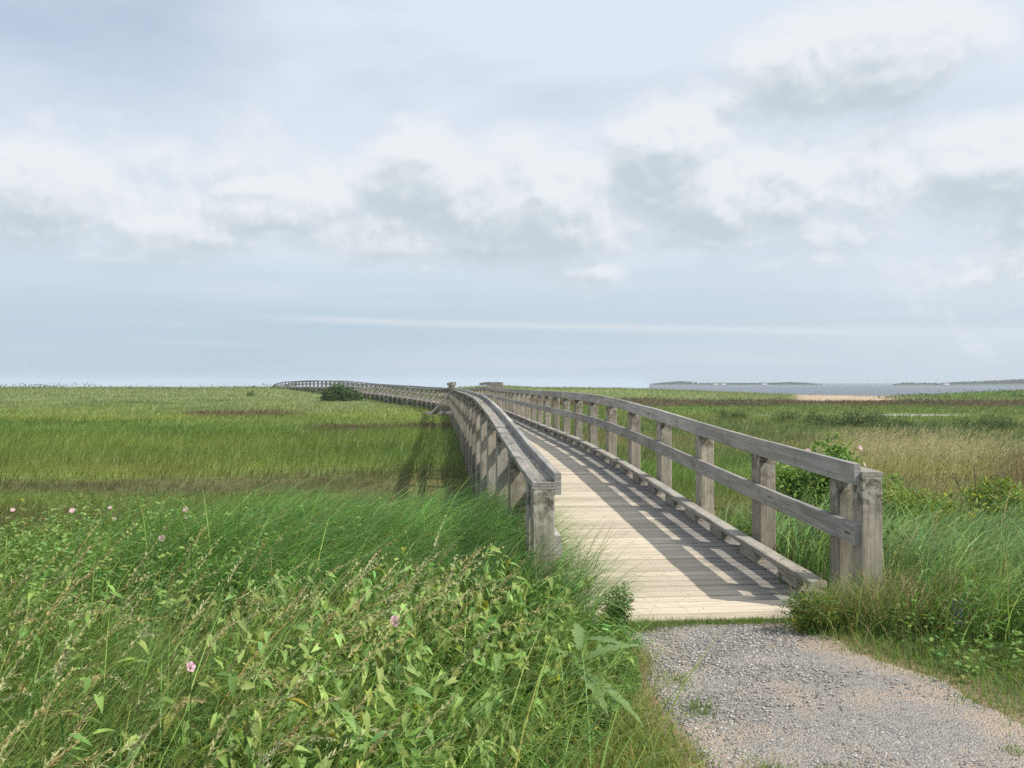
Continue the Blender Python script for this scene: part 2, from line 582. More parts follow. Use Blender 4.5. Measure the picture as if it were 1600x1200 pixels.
def ground():
    def axis(lo, hi, n, s):
        a, b = math.asinh(lo / s), math.asinh(hi / s)
        return np.sinh(np.linspace(a, b, n)) * s
    xs = axis(-420, 420, 330, 4.0)
    ys = axis(-60, 420, 330, 6.0)
    X, Y = np.meshgrid(xs, ys)
    Z = height(X, Y)
    Z = Z + (fbm(X * 2.1, Y * 2.1, 5) - .5) * .04 * smooth(6, 9, np.hypot(X, Y))
    V = np.stack([X, Y, Z], -1).reshape(-1, 3)
    n, k = X.shape
    i = np.arange(n * k).reshape(n, k)
    Q = np.stack([i[:-1, :-1], i[:-1, 1:], i[1:, 1:], i[1:, :-1]], -1).reshape(-1, 4)
    m, q, p, out = new_mat("marsh_ground")
    c = q.attr("Col")
    geo = q.n.new('ShaderNodeNewGeometry')
    nn = q.noise(geo.outputs['Position'], 3.0, 6, 0.7)
    c = q.mix(1.0, c, q.mix(q.ss(nn, 0.25, 0.75), (.62, .62, .6), (1.15, 1.15, 1.1)), 'MULTIPLY')
    q.put(p.inputs['Base Color'], c)
    p.inputs['Roughness'].default_value = 0.95
    p.inputs['Specular IOR Level'].default_value = 0.1
    q.put(p.inputs['Normal'], q.bump(nn, 0.6, 0.1))
    me = np_mesh("ground", V, Q, None, land_colour(X, Y).reshape(-1, 3), None, m, True)
    tag(link("ground", me), kind='structure')


ground()


def flat_sheet(name, pts, z, mat, kind='structure'):
    me = bpy.data.meshes.new(name)
    me.from_pydata([(x, y, z) for x, y in pts], [], [tuple(range(len(pts)))])
    me.materials.append(mat)
    return tag(link(name, me), kind=kind)


def waters():
    m, q, p, out = new_mat("bay_water")
    geo = q.n.new('ShaderNodeNewGeometry')
    pos = geo.outputs['Position']
    w = q.noise(q.mapping(pos, (.35, 1.0, 1)), 0.8, 6, 0.65, 0.4)
    big = q.noise(q.mapping(pos, (.004, .016, 1)), 1.0, 3, 0.5)
    q.put(p.inputs['Base Color'], q.mix(big, (.09, .115, .145), (.14, .17, .20)))
    p.inputs['Roughness'].default_value = 0.35
    p.inputs['IOR'].default_value = 1.33
    q.put(p.inputs['Normal'], q.bump(w, 1.0, 1.2))
    flat_sheet("bay_water", [at(1014, 120), at(1900, 90), at(3200, 120), (9000, 3000), (9000, 12000), at(1014, 12000)], -1.95, m)
    m2, q2, p2, o2 = new_mat("pool_water")
    p2.inputs['Base Color'].default_value = (.33, .29, .21, 1)
    p2.inputs['Roughness'].default_value = 0.28
    for (a, b, rx, ry) in POOLS:
        pts = []
        for k in range(40):
            t = 2 * math.pi * k / 40
            rr = 1 + .16 * math.sin(3 * t + a) + .10 * math.sin(5 * t + b)
            pts.append((a + rx * 1.1 * rr * math.cos(t), b + ry * 1.15 * rr * math.sin(t)))
        zz = float(height(np.array([a]), np.array([b]))[0]) + 0.06
        flat_sheet("pool_water", pts, zz, m2)


waters()


def gravel_path():
    ys = np.linspace(-4, 5.47, 150)
    l, r = path_edges(ys)
    l = l - .10; r = r + .10
    k = 40
    t = np.linspace(0, 1, k)
    X = l[:, None] * (1 - t) + r[:, None] * t
    Y = np.repeat(ys[:, None], k, 1)
    Z = height(X, Y) + 0.006 + (fbm(X * 3, Y * 3, 61) - .5) * .012 - .06 * smooth(.06, .0, np.minimum(t, 1 - t))[None, :]
    V = np.stack([X, Y, Z], -1).reshape(-1, 3)
    i = np.arange(V.shape[0]).reshape(X.shape)
    Q = np.stack([i[:-1, :-1], i[:-1, 1:], i[1:, 1:], i[1:, :-1]], -1).reshape(-1, 4)
    m, q, p, out = new_mat("gravel_path")
    geo = q.n.new('ShaderNodeNewGeometry')
    pos = geo.outputs['Position']
    edge = q.attr("Col")
    vo = q.n.new('ShaderNodeTexVoronoi')
    vo.inputs['Scale'].default_value = 105
    q.put(vo.inputs['Vector'], pos)
    stone = q.n.new('ShaderNodeSeparateColor')
    q.put(stone.inputs[0], vo.outputs['Color'])
    big = q.noise(pos, 1.5, 7, 0.66, 0.4)
    fine = q.noise(pos, 160, 3, 0.7)
    grey = q.mix(stone.outputs[0], (.17, .162, .15), (.38, .36, .33))
    sand = q.mix(fine, (.35, .272, .205), (.47, .378, .295))
    f = q.m('ADD', big, q.m('MULTIPLY', edge, 0.15))
    f = q.m('ADD', f, q.m('MULTIPLY', q.m('SUBTRACT', stone.outputs[1], .5), .22))
    c = q.mix(q.ss(f, 0.50, 0.68), grey, sand)
    c = q.mix(q.ss(fine, .62, .8, 0, .5), c, (.1, .1, .1))
    q.put(p.inputs['Base Color'], c)
    p.inputs['Roughness'].default_value = 0.9
    hh = q.m('ADD', q.m('MULTIPLY', vo.outputs[0], -1.0), q.m('MULTIPLY', fine, .5))
    q.put(p.inputs['Normal'], q.bump(hh, 0.8, 0.012))
    dd = np.minimum(t, 1 - t)[None, :] * (r - l)[:, None]
    e = smooth(.55, .0, dd)
    me = np_mesh("path", V, Q, None, np.repeat(e.reshape(-1, 1), 3, 1), None, m, True)
    tag(link("path", me), kind='structure')
    # loose stones
    n = 30000
    Ys = 2.4 + (5.35 - 2.4) * rng.random(n) ** 0.9
    ll, rr = path_edges(Ys)
    Xs = ll + (rr - ll) * rng.random(n)
    keep = (fbm(Xs * 1.7, Ys * 1.7, 77) - .5) * 1.7 + .5 + (rng.random(n) - .5) * .7 > .50
    Xs, Ys = Xs[keep], Ys[keep]
    n = len(Xs)
    base = np.array([(1, 0, 0), (0, 1, 0), (-1, 0, 0), (0, -1, 0), (0, 0, 1), (0, 0, -1)], float)
    tri = np.array([(0, 1, 4), (1, 2, 4), (2, 3, 4), (3, 0, 4), (1, 0, 5), (2, 1, 5), (3, 2, 5), (0, 3, 5)])
    s = .0028 + .0072 * rng.random(n) ** 3.4
    Vs = base[None] * (s[:, None, None] * (0.6 + .8 * rng.random((n, 6, 1)))) * np.array((1.2, 1, .6))
    a = rng.random(n) * 6.283
    ca, sa = np.cos(a)[:, None], np.sin(a)[:, None]
    Vs = np.stack([Vs[..., 0] * ca - Vs[..., 1] * sa, Vs[..., 0] * sa + Vs[..., 1] * ca, Vs[..., 2]], -1)
    Vs += np.stack([Xs, Ys, height(Xs, Ys) + .008 + s * .2], -1)[:, None]
    g = (.15 + .33 * rng.random(n) ** 1.4)[:, None] * np.array((1, .96, .90))
    T = (tri[None] + (np.arange(n) * 6)[:, None, None]).reshape(-1, 3)
    ms, q, p, out = new_mat("loose_stone")
    q.put(p.inputs['Base Color'], q.attr("Col"))
    p.inputs['Roughness'].default_value = 0.8
    me = np_mesh("gravel", Vs.reshape(-1, 3), None, T, np.repeat(g, 6, 0), None, ms)
    tag(link("gravel", me), "loose grey crushed stone lying on the path", "gravel", kind='stuff')


gravel_path()


# ------------------------------------------------------------------ the boardwalk
WIDE = 1.088                    # from the middle to the centre of a post
Y0 = 5.42


def centre_line():
    pts = [(1.755, Y0, .02), (1.755, 7.0, .065), (1.755, 9.0, .145), (1.755, 10.8, .225), (1.755, 12.6, .29),
           (1.755, 14.5, .335), (1.755, 16, .352), (1.755, 20, .355), (1.755, 30, .335), (1.755, 38, .31), (1.755, 49, .31)]
    for px, D, z in [(685, 59, .14), (650, 70, .17), (600, 85, .33), (565, 97, .46), (515, 112, .88), (480, 124, .93),
                     (444, 138, .78), (430, 148, .45), (424, 162, -.2)]:
        x, y = at(px, D)
        pts.append((x + 1.02, y + .36, z))
    P = np.array(pts)
    s = np.concatenate([[0], np.cumsum(np.hypot(np.diff(P[:, 0]), np.diff(P[:, 1])))])
    t = np.arange(0, s[-1], .05)
    Q = np.stack([np.interp(t, s, P[:, k]) for k in range(3)], -1)
    w = np.ones(121) / 121                                # ease the far bends
    for k in range(2):
        pad = np.concatenate([np.full(60, Q[0, k]), Q[:, k], Q[-1, k] + (Q[-1, k] - Q[-2, k]) * np.arange(1, 61)])
        Q[:, k] = np.where(t > 40, np.convolve(pad, w, 'valid'), Q[:, k])
    w = np.ones(13) / 13
    pad = np.concatenate([2 * Q[0, 2] - Q[6:0:-1, 2], Q[:, 2], np.full(6, Q[-1, 2])])
    Q[:, 2] = np.convolve(pad, w, 'valid')
    sl = np.concatenate([[0], np.cumsum(np.hypot(np.diff(Q[:, 0]), np.diff(Q[:, 1])))])
    return sl, Q


SL, CL = centre_line()
S_END = SL[-1]


def on(s, off=0.0, up=0.0):
    """point on the boardwalk at arc length s, off metres to its right, up above the deck; and its heading"""
    p = np.array([np.interp(s, SL, CL[:, k]) for k in range(3)])
    a = np.array([np.interp(max(s - .6, 0), SL, CL[:, k]) for k in range(2)])
    b = np.array([np.interp(min(s + .6, S_END), SL, CL[:, k]) for k in range(2)])
    h = (b - a) / np.linalg.norm(b - a)
    r = np.array((h[1], -h[0]))
    return np.array((p[0] + r[0] * off, p[1] + r[1] * off, p[2] + up)), r


ROOT = Vector((1.755, Y0, 0.0))


def sag(s, off):
    """the left railing's front end has settled a little"""
    return -.048 * float(smooth(4.5, 0.0, s)) if off < -.9 else 0.0


def prism(stations, rights, w, h, ch=.004, name="board", mat=None, wob=0.0, seed=0):
    """chamfered board through the station centres; u runs along it, v round it"""
    rr = random.Random(seed)
    a, b, c = w / 2, h / 2, ch
    sec = [(-a + c, -b), (a - c, -b), (a, -b + c), (a, b - c), (a - c, b), (-a + c, b), (-a, b - c), (-a, -b + c)]
    per = [0]
    for i in range(8):
        j = (i + 1) % 8
        per.append(per[-1] + math.dist(sec[i], sec[j]))
    V, uv, quads, luv = [], [], [], []
    ln = [0]
    for i in range(1, len(stations)):
        ln.append(ln[-1] + float(np.linalg.norm(np.array(stations[i]) - np.array(stations[i - 1]))))
    u0, v0 = rr.random() * 40, rr.random() * 9
    for p, r in zip(stations, rights):
        for (x, y) in sec:
            V.append((p[0] + r[0] * x + rr.uniform(-wob, wob), p[1] + r[1] * x, p[2] + y + rr.uniform(-wob, wob)))
    n = len(stations)
    for i in range(n - 1):
        for k in range(8):
            k2 = (k + 1) % 8
            quads.append((i * 8 + k, i * 8 + k2, (i + 1) * 8 + k2, (i + 1) * 8 + k))
            luv += [(u0 + ln[i], v0 + per[k]), (u0 + ln[i], v0 + per[k + 1]), (u0 + ln[i + 1], v0 + per[k + 1]), (u0 + ln[i + 1], v0 + per[k])]
    for e in (0, n - 1):
        o = e * 8
        f = [(0, 1, 2, 7), (7, 2, 3, 6), (6, 3, 4, 5)]
        for g in f:
            g2 = g if e == 0 else g[::-1]
            quads.append(tuple(o + k for k in g2))
            luv += [(u0 + sec[k][0] * 3, v0 + sec[k][1]) for k in g2]
    V = np.array(V) - np.array(ROOT)
    # outward faces
    me = np_mesh(name, V, np.array(quads)[:, ::-1], None, None, np.array(luv).reshape(-1, 4, 2)[:, ::-1].reshape(-1, 2), mat)
    return me


def upright(name, w, d, z0, z1, mat, seed, top_bevel=.006):
    """a post mesh standing on its own origin; u runs up it"""
    rr = random.Random(seed)
    a, b, c = w / 2, d / 2, .008
    sec = [(-a + c, -b), (a - c, -b), (a, -b + c), (a, b - c), (a - c, b), (-a + c, b), (-a, b - c), (-a, -b + c)]
    per = [0]
    for i in range(8):
        per.append(per[-1] + math.dist(sec[i], sec[(i + 1) % 8]))
    zs = [z0, z1 - top_bevel, z1]
    V, quads, luv = [], [], []
    u0, v0 = rr.random() * 40, rr.random() * 9
    for i, z in enumerate(zs):
        f = 1.0 if i < 2 else 0.94
        for x, y in sec:
            V.append((x * f, y * f, z))
    for i in range(2):
        for k in range(8):
            k2 = (k + 1) % 8
            quads.append((i * 8 + k, i * 8 + k2, (i + 1) * 8 + k2, (i + 1) * 8 + k))
            luv += [(u0 + zs[i], v0 + per[k]), (u0 + zs[i], v0 + per[k + 1]), (u0 + zs[i + 1], v0 + per[k + 1]), (u0 + zs[i + 1], v0 + per[k])]
    for g in [(0, 1, 2, 7), (7, 2, 3, 6), (6, 3, 4, 5)]:
        quads.append(tuple(16 + k for k in g))
        luv += [(u0 + sec[k][0] * 3, v0 + sec[k][1]) for k in g]
    return np_mesh(name, V, quads, None, None, luv, mat)


def build_boardwalk():
    root = thing("boardwalk", ROOT, "long grey weathered timber boardwalk with railings crossing the marsh", "boardwalk")
    seed = [100]

    def board(name, s0, s1, off, up, w, h, mat, n=None, ch=.004, gap=.003):
        seed[0] += 1
        n = n or 2
        ss = np.linspace(s0 + gap, s1 - gap, n + 1)
        st, rt = zip(*[on(s, off, up + (sag(s, off) if up > .3 else 0)) for s in ss])
        st = [np.array(p) for p in st]
        rr = random.Random(seed[0])
        j = rr.uniform(-.005, .005)
        for p in st:
            p[2] += j
        me = prism(st, rt, w, h, ch, name, mat, .0015, seed[0])
        return link(name, me, root)

    # ---- deck: planks across the walk, one mesh
    V, Q, C = [], [], []
    s = 0.0
    rr = random.Random(3)
    while s < S_END - .3:
        w = .139 if s < 60 else .30
        gp = rr.uniform(.007, .017)
        s1 = s + w
        jz = rr.uniform(-.003, .003)
        jl, jr = rr.uniform(-.015, .015), rr.uniform(-.015, .015)
        cols = 5 if s < 60 else 1
        tone = rr.uniform(.80, 1.08)
        if rr.random() < .07: tone *= .84
        sd = rr.random()
        xs = np.linspace(-1.02 + jl, 1.02 + jr, cols + 1) if cols == 1 else np.array([-1.02 + jl, -.72, -.3, .3, .72, 1.02 + jr])
        o = len(V)
        c = .006
        tone *= 1.0 + rr.uniform(-.05, .05)
        for xx in xs:
            e = float(1.15 * smooth(.10, .80, xx) + .85 * smooth(.35, 1.0, -xx))
            if s < .3: e *= .3
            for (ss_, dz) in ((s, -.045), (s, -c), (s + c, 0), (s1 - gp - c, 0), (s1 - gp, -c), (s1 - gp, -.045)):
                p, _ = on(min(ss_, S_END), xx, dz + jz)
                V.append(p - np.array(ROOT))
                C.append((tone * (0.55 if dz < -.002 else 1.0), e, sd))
        k = len(xs)
        for i in range(k - 1):
            for a in range(6):
                b = (a + 1) % 6
                Q.append((o + i * 6 + a, o + i * 6 + b, o + (i + 1) * 6 + b, o + (i + 1) * 6 + a))
        if s < 16:
            for xx in (-.86, -.82, -.02, .02, .82, .86):
                b = len(V)
                ax, ay = xx + rr.uniform(-.008, .008), s + w * rr.choice((.27, .73)) + rr.uniform(-.008, .008)
                for (da, db) in ((-.0045, -.0045), (-.0045, .0045), (.0045, .0045), (.0045, -.0045)):
                    p, _ = on(ay + db, ax + da, jz + .0008)
                    V.append(p - np.array(ROOT)); C.append((.22, .9, sd))
                Q.append((b, b + 1, b + 2, b + 3))
        for i in (0, k - 1):
            b = o + i * 6
            f = [(b, b + 1, b + 4, b + 5), (b + 1, b + 2, b + 3, b + 4)]
            Q += f if i else [x[::-1] for x in f]
        s = s1
    me = np_mesh("deck", np.array(V), np.array(Q)[:, ::-1], None, np.array(C), None, M_DECK)
    link("deck", me, root)

    # ---- posts
    ps = [0.07, 1.90]
    while ps[-1] < S_END - 2:
        ps.append(ps[-1] + (1.675 if ps[-1] < 52 else 2.4))
    kinds = [upright("post", .142, .205, -1.3, 0.905, M_POST, k) for k in range(4)]
    endp = upright("post", .142, .142, -1.3, 0.905, M_POST, 17)
    tall = upright("post", .142, .205, -1.3, 1.275, M_POST, 9)

    def is_tall(s):
        return 33.2 < s < 44.8
    order = []
    for i, s in enumerate(ps):
        for sd in (-1, 1):
            order.append((s, sd))
    order[2:2] = [(.40, -1), (.40, 1)]
    rest = Acc()
    for k, (s, sd) in enumerate(order):
        p, r = on(s, sd * WIDE, sag(s, sd * WIDE))
        rz = math.atan2(r[1], r[0])
        me = endp if k < 4 else tall if is_tall(s) else kinds[k % 4]
        if k < 100:
            o = link("post", me, root, Vector(p) - ROOT, rz)
            if k == 0: o['label'] = "front end post of the left railing, stained dark at the top"
            if k == 1: o['label'] = "front end post of the right railing, standing in grass"
            o.rotation_euler.x = random.uniform(-.006, .006)
            o.rotation_euler.y = random.uniform(-.006, .006)
        else:
            vs = np.array([v.co for v in me.vertices])
            ca, sa = math.cos(rz), math.sin(rz)
            W = np.stack([vs[:, 0] * ca - vs[:, 1] * sa, vs[:, 0] * sa + vs[:, 1] * ca, vs[:, 2]], -1) + p - np.array(ROOT)
            qs = np.array([list(f.vertices) for f in me.polygons])
            rest.add(W, qs)
    o = link("post", rest.mesh("post", M_POST), root)
    o['kind'] = 'stuff'

    # ---- rails, caps and kerbs, board by board between the posts
    for sd in (-1, 1):
        inner = sd * (WIDE - .071 - .021)
        i = 0
        first = True
        while i < len(ps) - 1:
            step = 2 if ps[i] < 56 else 4
            j = min(i + step, len(ps) - 1)
            a, b = ps[i], ps[j]
            n = 4 if step == 2 else 5
            a0 = a - (.05 if first else 0)
            board("top_rail", a0, b, inner, .93, .042, .142, M_RAIL, n)
            board("rail_cap", a - (.10 if first else 0), b, sd * (WIDE + .001), .926, .148, .040, M_CAP, n)
            if is_tall(.5 * (a + b)) or is_tall(a + .2):
                board("high_rail", a, b, inner, 1.225, .042, .142, M_RAIL, n)
            first = False
            i = j
        # middle rail: joints one post further on
        i, first = 0, True
        while i < len(ps) - 1:
            step = 1 if first else (2 if ps[i] < 56 else 4)
            if sd > 0 and first: step = 3
            j = min(i + step, len(ps) - 1)
            board("middle_rail", ps[i] - (.05 if first else 0), ps[j], inner, .53, .042, .138, M_RAIL, 4)
            first = False
            i = j
        # kerb on spacer blocks
        s, n = .36, 0
        while s < S_END - 4:
            ln = 3.3 if s < 56 else 6.6
            k = board("kerb", s, s + ln, sd * .888, .115, .118, .045, M_KERB, 4, .006)
            nb = 4 if s < 30 else 0
            for m in range(nb):
                seed[0] += 1
                sm = s + .45 + m * (ln - .8) / 3
                st, rt = zip(*[on(t, sd * .888, .048) for t in (sm - .17, sm + .17)])
                link("spacer_block", prism(st, rt, .090, .092, .004, "spacer_block", M_KERB, .001, seed[0]), k)
            s += ln
    # ---- beams below: two stringers and cross beams
    for off in (-.86, .86):
        s = 0.9
        while s < S_END - 6:
            board("stringer", s, s + 5.0, off, -.15, .075, .20, M_KERB, 4)
            s += 5.0
    cb = None
    for s in ps[2:60:2]:
        (p, r) = on(s, 0, -.33)
        a, b = np.array(p), np.array(p)
        a[:2] += r * 1.02; b[:2] -= r * 1.02
        h = np.array((-r[1], r[0]))
        seed[0] += 1
        link("cross_beam", prism([b, a], [h, h], .075, .15, .004, "cross_beam", M_KERB, .001, seed[0]), root)
    # ---- outrigger and sloping brace at the raised railing
    for sd, s in ((-1, 33.4),):
        p, r = on(s, 0, 0)
        h = np.array((-r[1], r[0]))
        o1 = np.array(p); o1[:2] += r * sd * .9; o1[2] -= .10
        o2 = np.array(p); o2[:2] += r * sd * 2.35; o2[2] -= .10
        link("outrigger", prism([o1, o2], [h, h], .09, .14, .004, "outrigger", M_KERB, .001, 5001), root)
        b1 = np.array(p); b1[:2] += r * sd * (WIDE + .10) - h * .10; b1[2] += .86
        b2 = np.array(p); b2[:2] += r * sd * 2.15 - h * .10; b2[2] -= .16
        link("brace", prism([b1, b2], [h, h], .09, .14, .004, "brace", M_RAIL, .001, 5002), root)
    return root


build_boardwalk()


# ------------------------------------------------------------------ grass and leaves
def blades(P, h, w, ang, th0, th1, segs, twist=None):
    """curved tapering blades. P base points, ang bend direction, th0 lean at the foot, th1 further bend to the tip"""
    n = len(P)
    h = np.broadcast_to(h, n); w = np.broadcast_to(w, n)
    d = np.stack([np.cos(ang), np.sin(ang), np.zeros(n)], -1)
    if twist is None: twist = rng.uniform(-1.1, 1.1, n)
    sa = ang + math.pi / 2 + twist
    sv = np.stack([np.cos(sa), np.sin(sa), np.zeros(n)], -1)
    pos = P.astype(float).copy()
    lv = []
    for j in range(segs + 1):
        t = j / segs
        if j < segs:
            ww = (w * (1 - t ** 1.6) * .5)[:, None]
            lv += [pos - sv * ww, pos + sv * ww]
        else:
            lv += [pos]
        th = th0 + th1 * (t + .5 / segs)
        stp = (h / segs)[:, None]
        pos = pos + stp * (np.sin(th)[:, None] * d + np.cos(th)[:, None] * np.array((0, 0, 1.0)))
    k = 2 * segs + 1
    V = np.stack(lv, 1).reshape(-1, 3)
    o = (np.arange(n) * k)[:, None]
    Q = np.concatenate([o + np.array((2 * j, 2 * j + 1, 2 * j + 3, 2 * j + 2)) for j in range(segs - 1)]) if segs > 1 else None
    T = o + np.array((2 * segs - 2, 2 * segs - 1, 2 * segs))
    return V, Q, T, k


def vary(c, n, amt=.18, hue=.06):
    """n variants of colour c"""
    c = np.broadcast_to(np.asarray(c, float), (n, 3)).copy()
    c *= np.exp(rng.normal(0, amt, (n, 1)))
    c[:, 0] *= np.exp(rng.normal(0, hue * 2.2, n))
    c[:, 2] *= np.exp(rng.normal(0, hue, n))
    return np.clip(c, .005, .7)


def in_view(X, Y, margin=.12):
    xc, D = cam_xy(X, Y)
    return (D > .6) & (np.abs(xc) < D * (.60 + margin) + 1.0)


def deck_clear(X, Y, pad=.0):
    return ~((Y > Y0 - .05) & (Y < 60) & (np.abs(X - 1.755) < 1.02 + pad))


LEAN = math.radians(-12)         # the wind lays the grass over to the right


def marsh_grass():
    """everything from the foot of the bank to the ridges"""
    n = 260000
    D = 8.5 * (175 / 8.5) ** rng.random(n)
    xc = rng.uniform(-.76, .76, n) * D
    X = xc * CY + D * SY
    Y = D * CY - xc * SY
    nx = fbm(X * .6, Y * .6, 90)
    c = land_colour(X, Y)
    sandy = c[:, 0] > .24
    tan = (c[:, 0] > .17)
    keep = (rng.random(n) < .45 + .9 * nx) & deck_clear(X, Y, .0)
    px = 800 + 1340 * xc / D
    keep &= ~((c[:, 0] > .34) & (D > 80) & (rng.random(n) < .93))
    for (a, b, rx, ry) in POOLS:
        keep &= ((X - a) / (rx * 1.12)) ** 2 + ((Y - b + ry * .7) / (ry * 2.0)) ** 2 > 1 + (rng.random(n) - .5) * .5
    under = np.abs(X - 1.755) < 1.25
    X, Y, D, c, nx, px, under = X[keep], Y[keep], D[keep], c[keep], nx[keep], px[keep], under[keep]
    n = len(X)
    brown = (c[:, 0] > c[:, 1])
    hh = .22 + .16 * rng.random(n) + .12 * (fbm(X * .2, Y * .2, 95) - .4)
    L = px < 740
    reed = L & (D > 20) & (D < 33)
    hh = np.where(reed, hh * 1.5, hh)
    hh = np.where((D > 13.2) & (D < 17.4) & L, hh * .5, hh)
    hh = np.where((D > 95), hh * 1.25, hh)
    hh = np.where(under, hh * .6, hh)
    w = np.clip((.0060 * (D / 9) ** 1.0), .006, .085) * (.7 + .6 * rng.random(n))
    P = np.stack([X, Y, height(X, Y) - .02], -1)
    ang = LEAN + rng.normal(0, .9, n)
    V, Q, T, k = blades(P, hh, w, ang, np.abs(rng.normal(.10, .18, n)), rng.uniform(.4, 1.7, n), 2)
    cc = vary(1, n, .30, .07) * c * 1.62
    pale = rng.random(n) < .07
    cc[pale] = cc[pale] * .5 + np.array((.22, .22, .10))
    me = np_mesh("marsh_grass", V, Q, T, np.repeat(np.clip(cc, 0, .7), k, 0), None, M_GRASS, True)
    tag(link("marsh_grass", me), "green and brown salt marsh grass spreading away to the low ridges", "grass", kind='stuff')


marsh_grass()


def weeds_edge(Y):
    """right-hand edge of the tall growth on the left bank"""
    Y = np.asarray(Y, float)
    return np.interp(Y, [1, 3.0, 3.5, 4.0, 4.5, 5.2, 5.6], [.30, .34, .50, .85, 1.0, 1.08, .62]) + (fbm(Y * 2.5, Y * 0 + 1.5, 50) - .5) * .22


def marram():
    """fine dark grass on the bank, arching to the right"""
    Pn, hn, wn, an, t0, t1, cn = [], [], [], [], [], [], []

    def clump_field(n, xr, yr, dens, hr, colr, lean, leansd, w=(.0025, .0045), bend=(.9, 2.0)):
        X = rng.uniform(*xr, n); Y = rng.uniform(*yr, n)
        k = (rng.random(n) < dens(X, Y)) & deck_clear(X, Y, .12)
        k &= in_view(X, Y)
        X, Y = X[k], Y[k]
        m = len(X)
        patch = fbm(X * 1.6, Y * 1.6, 71)
        Pn.append(np.stack([X, Y, height(X, Y) - .02], -1))
        hn.append(rng.uniform(*hr, m) * (.72 + .56 * patch))
        wn.append(rng.uniform(*w, m))
        an.append(lean + rng.normal(0, leansd, m) + (fbm(X * .8, Y * .8, 74) - .5) * 1.2)
        t0.append(np.abs(rng.normal(.10, .14, m)))
        t1.append(rng.uniform(*bend, m))
        c = vary(colr, m, .32, .08)
        c *= np.clip(.38 + 1.25 * fbm(X * 2.4, Y * 2.4, 79), .45, 1.5)[:, None]
        dead = rng.random(m) < .035
        c[dead] = vary((.34, .27, .13), int(dead.sum()), .15)
        cn.append(c)
    dk = (.120, .248, .060)
    # the dark sweep beside the railing
    clump_field(24000, (-3.4, .62), (4.5, 9.6),
                lambda X, Y: smooth(-3.2, -1.2, X + (Y - 6) * .28) * smooth(4.4, 5.3, Y + .25 * X) * (.45 + .9 * fbm(X * 1.3, Y * 1.3, 70)),
                (.76, 1.20), dk, LEAN, .75, (.005, .010), (1.2, 2.5))
    clump_field(3800, (-3.4, .60), (4.5, 9.6),
                lambda X, Y: smooth(-3.2, -1.2, X + (Y - 6) * .28) * smooth(4.4, 5.3, Y + .25 * X), (.85, 1.25), (.22, .375, .105), LEAN, .6, (.007, .012), (1.4, 2.6))  # sparse paler blades: sunlit highlights put into their colour, next two fields too
    clump_field(2000, (-6.5, .3), (2.3, 7.0), lambda X, Y: .3 + .6 * fbm(X, Y, 171), (.6, 1.0), (.25, .37, .10), LEAN, .8, (.006, .010), (1.0, 2.3))
    clump_field(2200, (2.95, 7.0), (4.9, 8.0), lambda X, Y: smooth(4.7, 5.5, Y + (X - 3) * .10) * .8, (.7, 1.0), (.25, .38, .13), LEAN, .7, (.008, .013), (1.2, 2.5))
    # dark clump at the far left
    clump_field(9000, (-6.6, -3.9), (6.6, 9.0), lambda X, Y: smooth(-3.9, -4.7, X + .1 * Y) * .8, (.65, 1.0), dk, LEAN, .8, (.005, .010), (1.2, 2.5))
    # thinner, lighter mixed grass over the rest of the bank
    clump_field(20000, (-7.0, .6), (2.6, 9.2), lambda X, Y: .25 + .75 * fbm(X * .9, Y * .9, 72), (.45, .95), (.205, .310, .088), LEAN, .9, (.005, .010), (.8, 2.2))
    # coarse blades low among the weeds in front
    clump_field(24000, (-3.2, .75), (1.7, 4.6), lambda X, Y: (X < weeds_edge(Y) - .1) * (.10 + .5 * smooth(.1, -1.0, X)  + .4 * fbm(X * 1.5, Y * 1.5, 73)), (.38, .78), (.220, .330, .088), LEAN, .8, (.0045, .0095), (.7, 2.2))
    # right bank beside and behind the right railing
    clump_field(19000, (2.95, 7.2), (4.9, 10.5),
                lambda X, Y: (.35 + .8 * fbm(X * 1.3, Y * 1.3, 75)) * smooth(4.7, 5.5, Y + (X - 3) * .10) * np.where(X > 4.2, smooth(8.4, 7.4, Y), smooth(10.4, 9.0, Y)), (.50, .92), (.185, .290, .098), LEAN, .8, (.006, .0115), (1.0, 2.4))
    clump_field(8000, (2.95, 6.4), (4.35, 5.8), lambda X, Y: (.25 + .8 * fbm(X * 1.3, Y * 1.3, 76)) * smooth(4.5, 5.2, Y + (X - 3.2) * .22), (.30, .75), (.20, .30, .085), LEAN, .9, (.005, .0095), (.5, 1.6))
    # tuft round the left end post, straggling over the deck
    m = 420
    X = rng.uniform(.35, .92, m); Y = rng.uniform(5.0, 5.42, m)
    Pn.append(np.stack([X, Y, height(X, Y) - .02], -1))
    hn.append(rng.uniform(.45, 1.0, m)); wn.append(rng.uniform(.004, .008, m))
    an.append(LEAN + rng.normal(.1, .8, m)); t0.append(np.abs(rng.normal(.15, .15, m))); t1.append(rng.uniform(.6, 2.1, m))
    cn.append(vary((.16, .25, .07), m, .3))
    m = 750
    X = rng.normal(2.66, .13, m).clip(2.36, 3.0); Y = rng.normal(5.34, .05, m).clip(5.1, 5.41)
    Pn.append(np.stack([X, Y, height(X, Y) - .02], -1))
    hn.append(rng.uniform(.14, .42, m)); wn.append(rng.uniform(.003, .0065, m))
    an.append(rng.random(m) * 6.283); t0.append(np.abs(rng.normal(.15, .2, m))); t1.append(rng.uniform(.4, 1.8, m))
    c = vary((.15, .22, .06), m, .3); dd = rng.random(m) < .2
    c[dd] = vary((.40, .32, .16), int(dd.sum()), .2)
    cn.append(c)
    m = 2400
    X = rng.normal(2.88, .28, m).clip(2.35, 3.6); Y = rng.normal(5.22, .11, m).clip(4.8, 5.41)
    Pn.append(np.stack([X, Y, height(X, Y) - .02], -1))
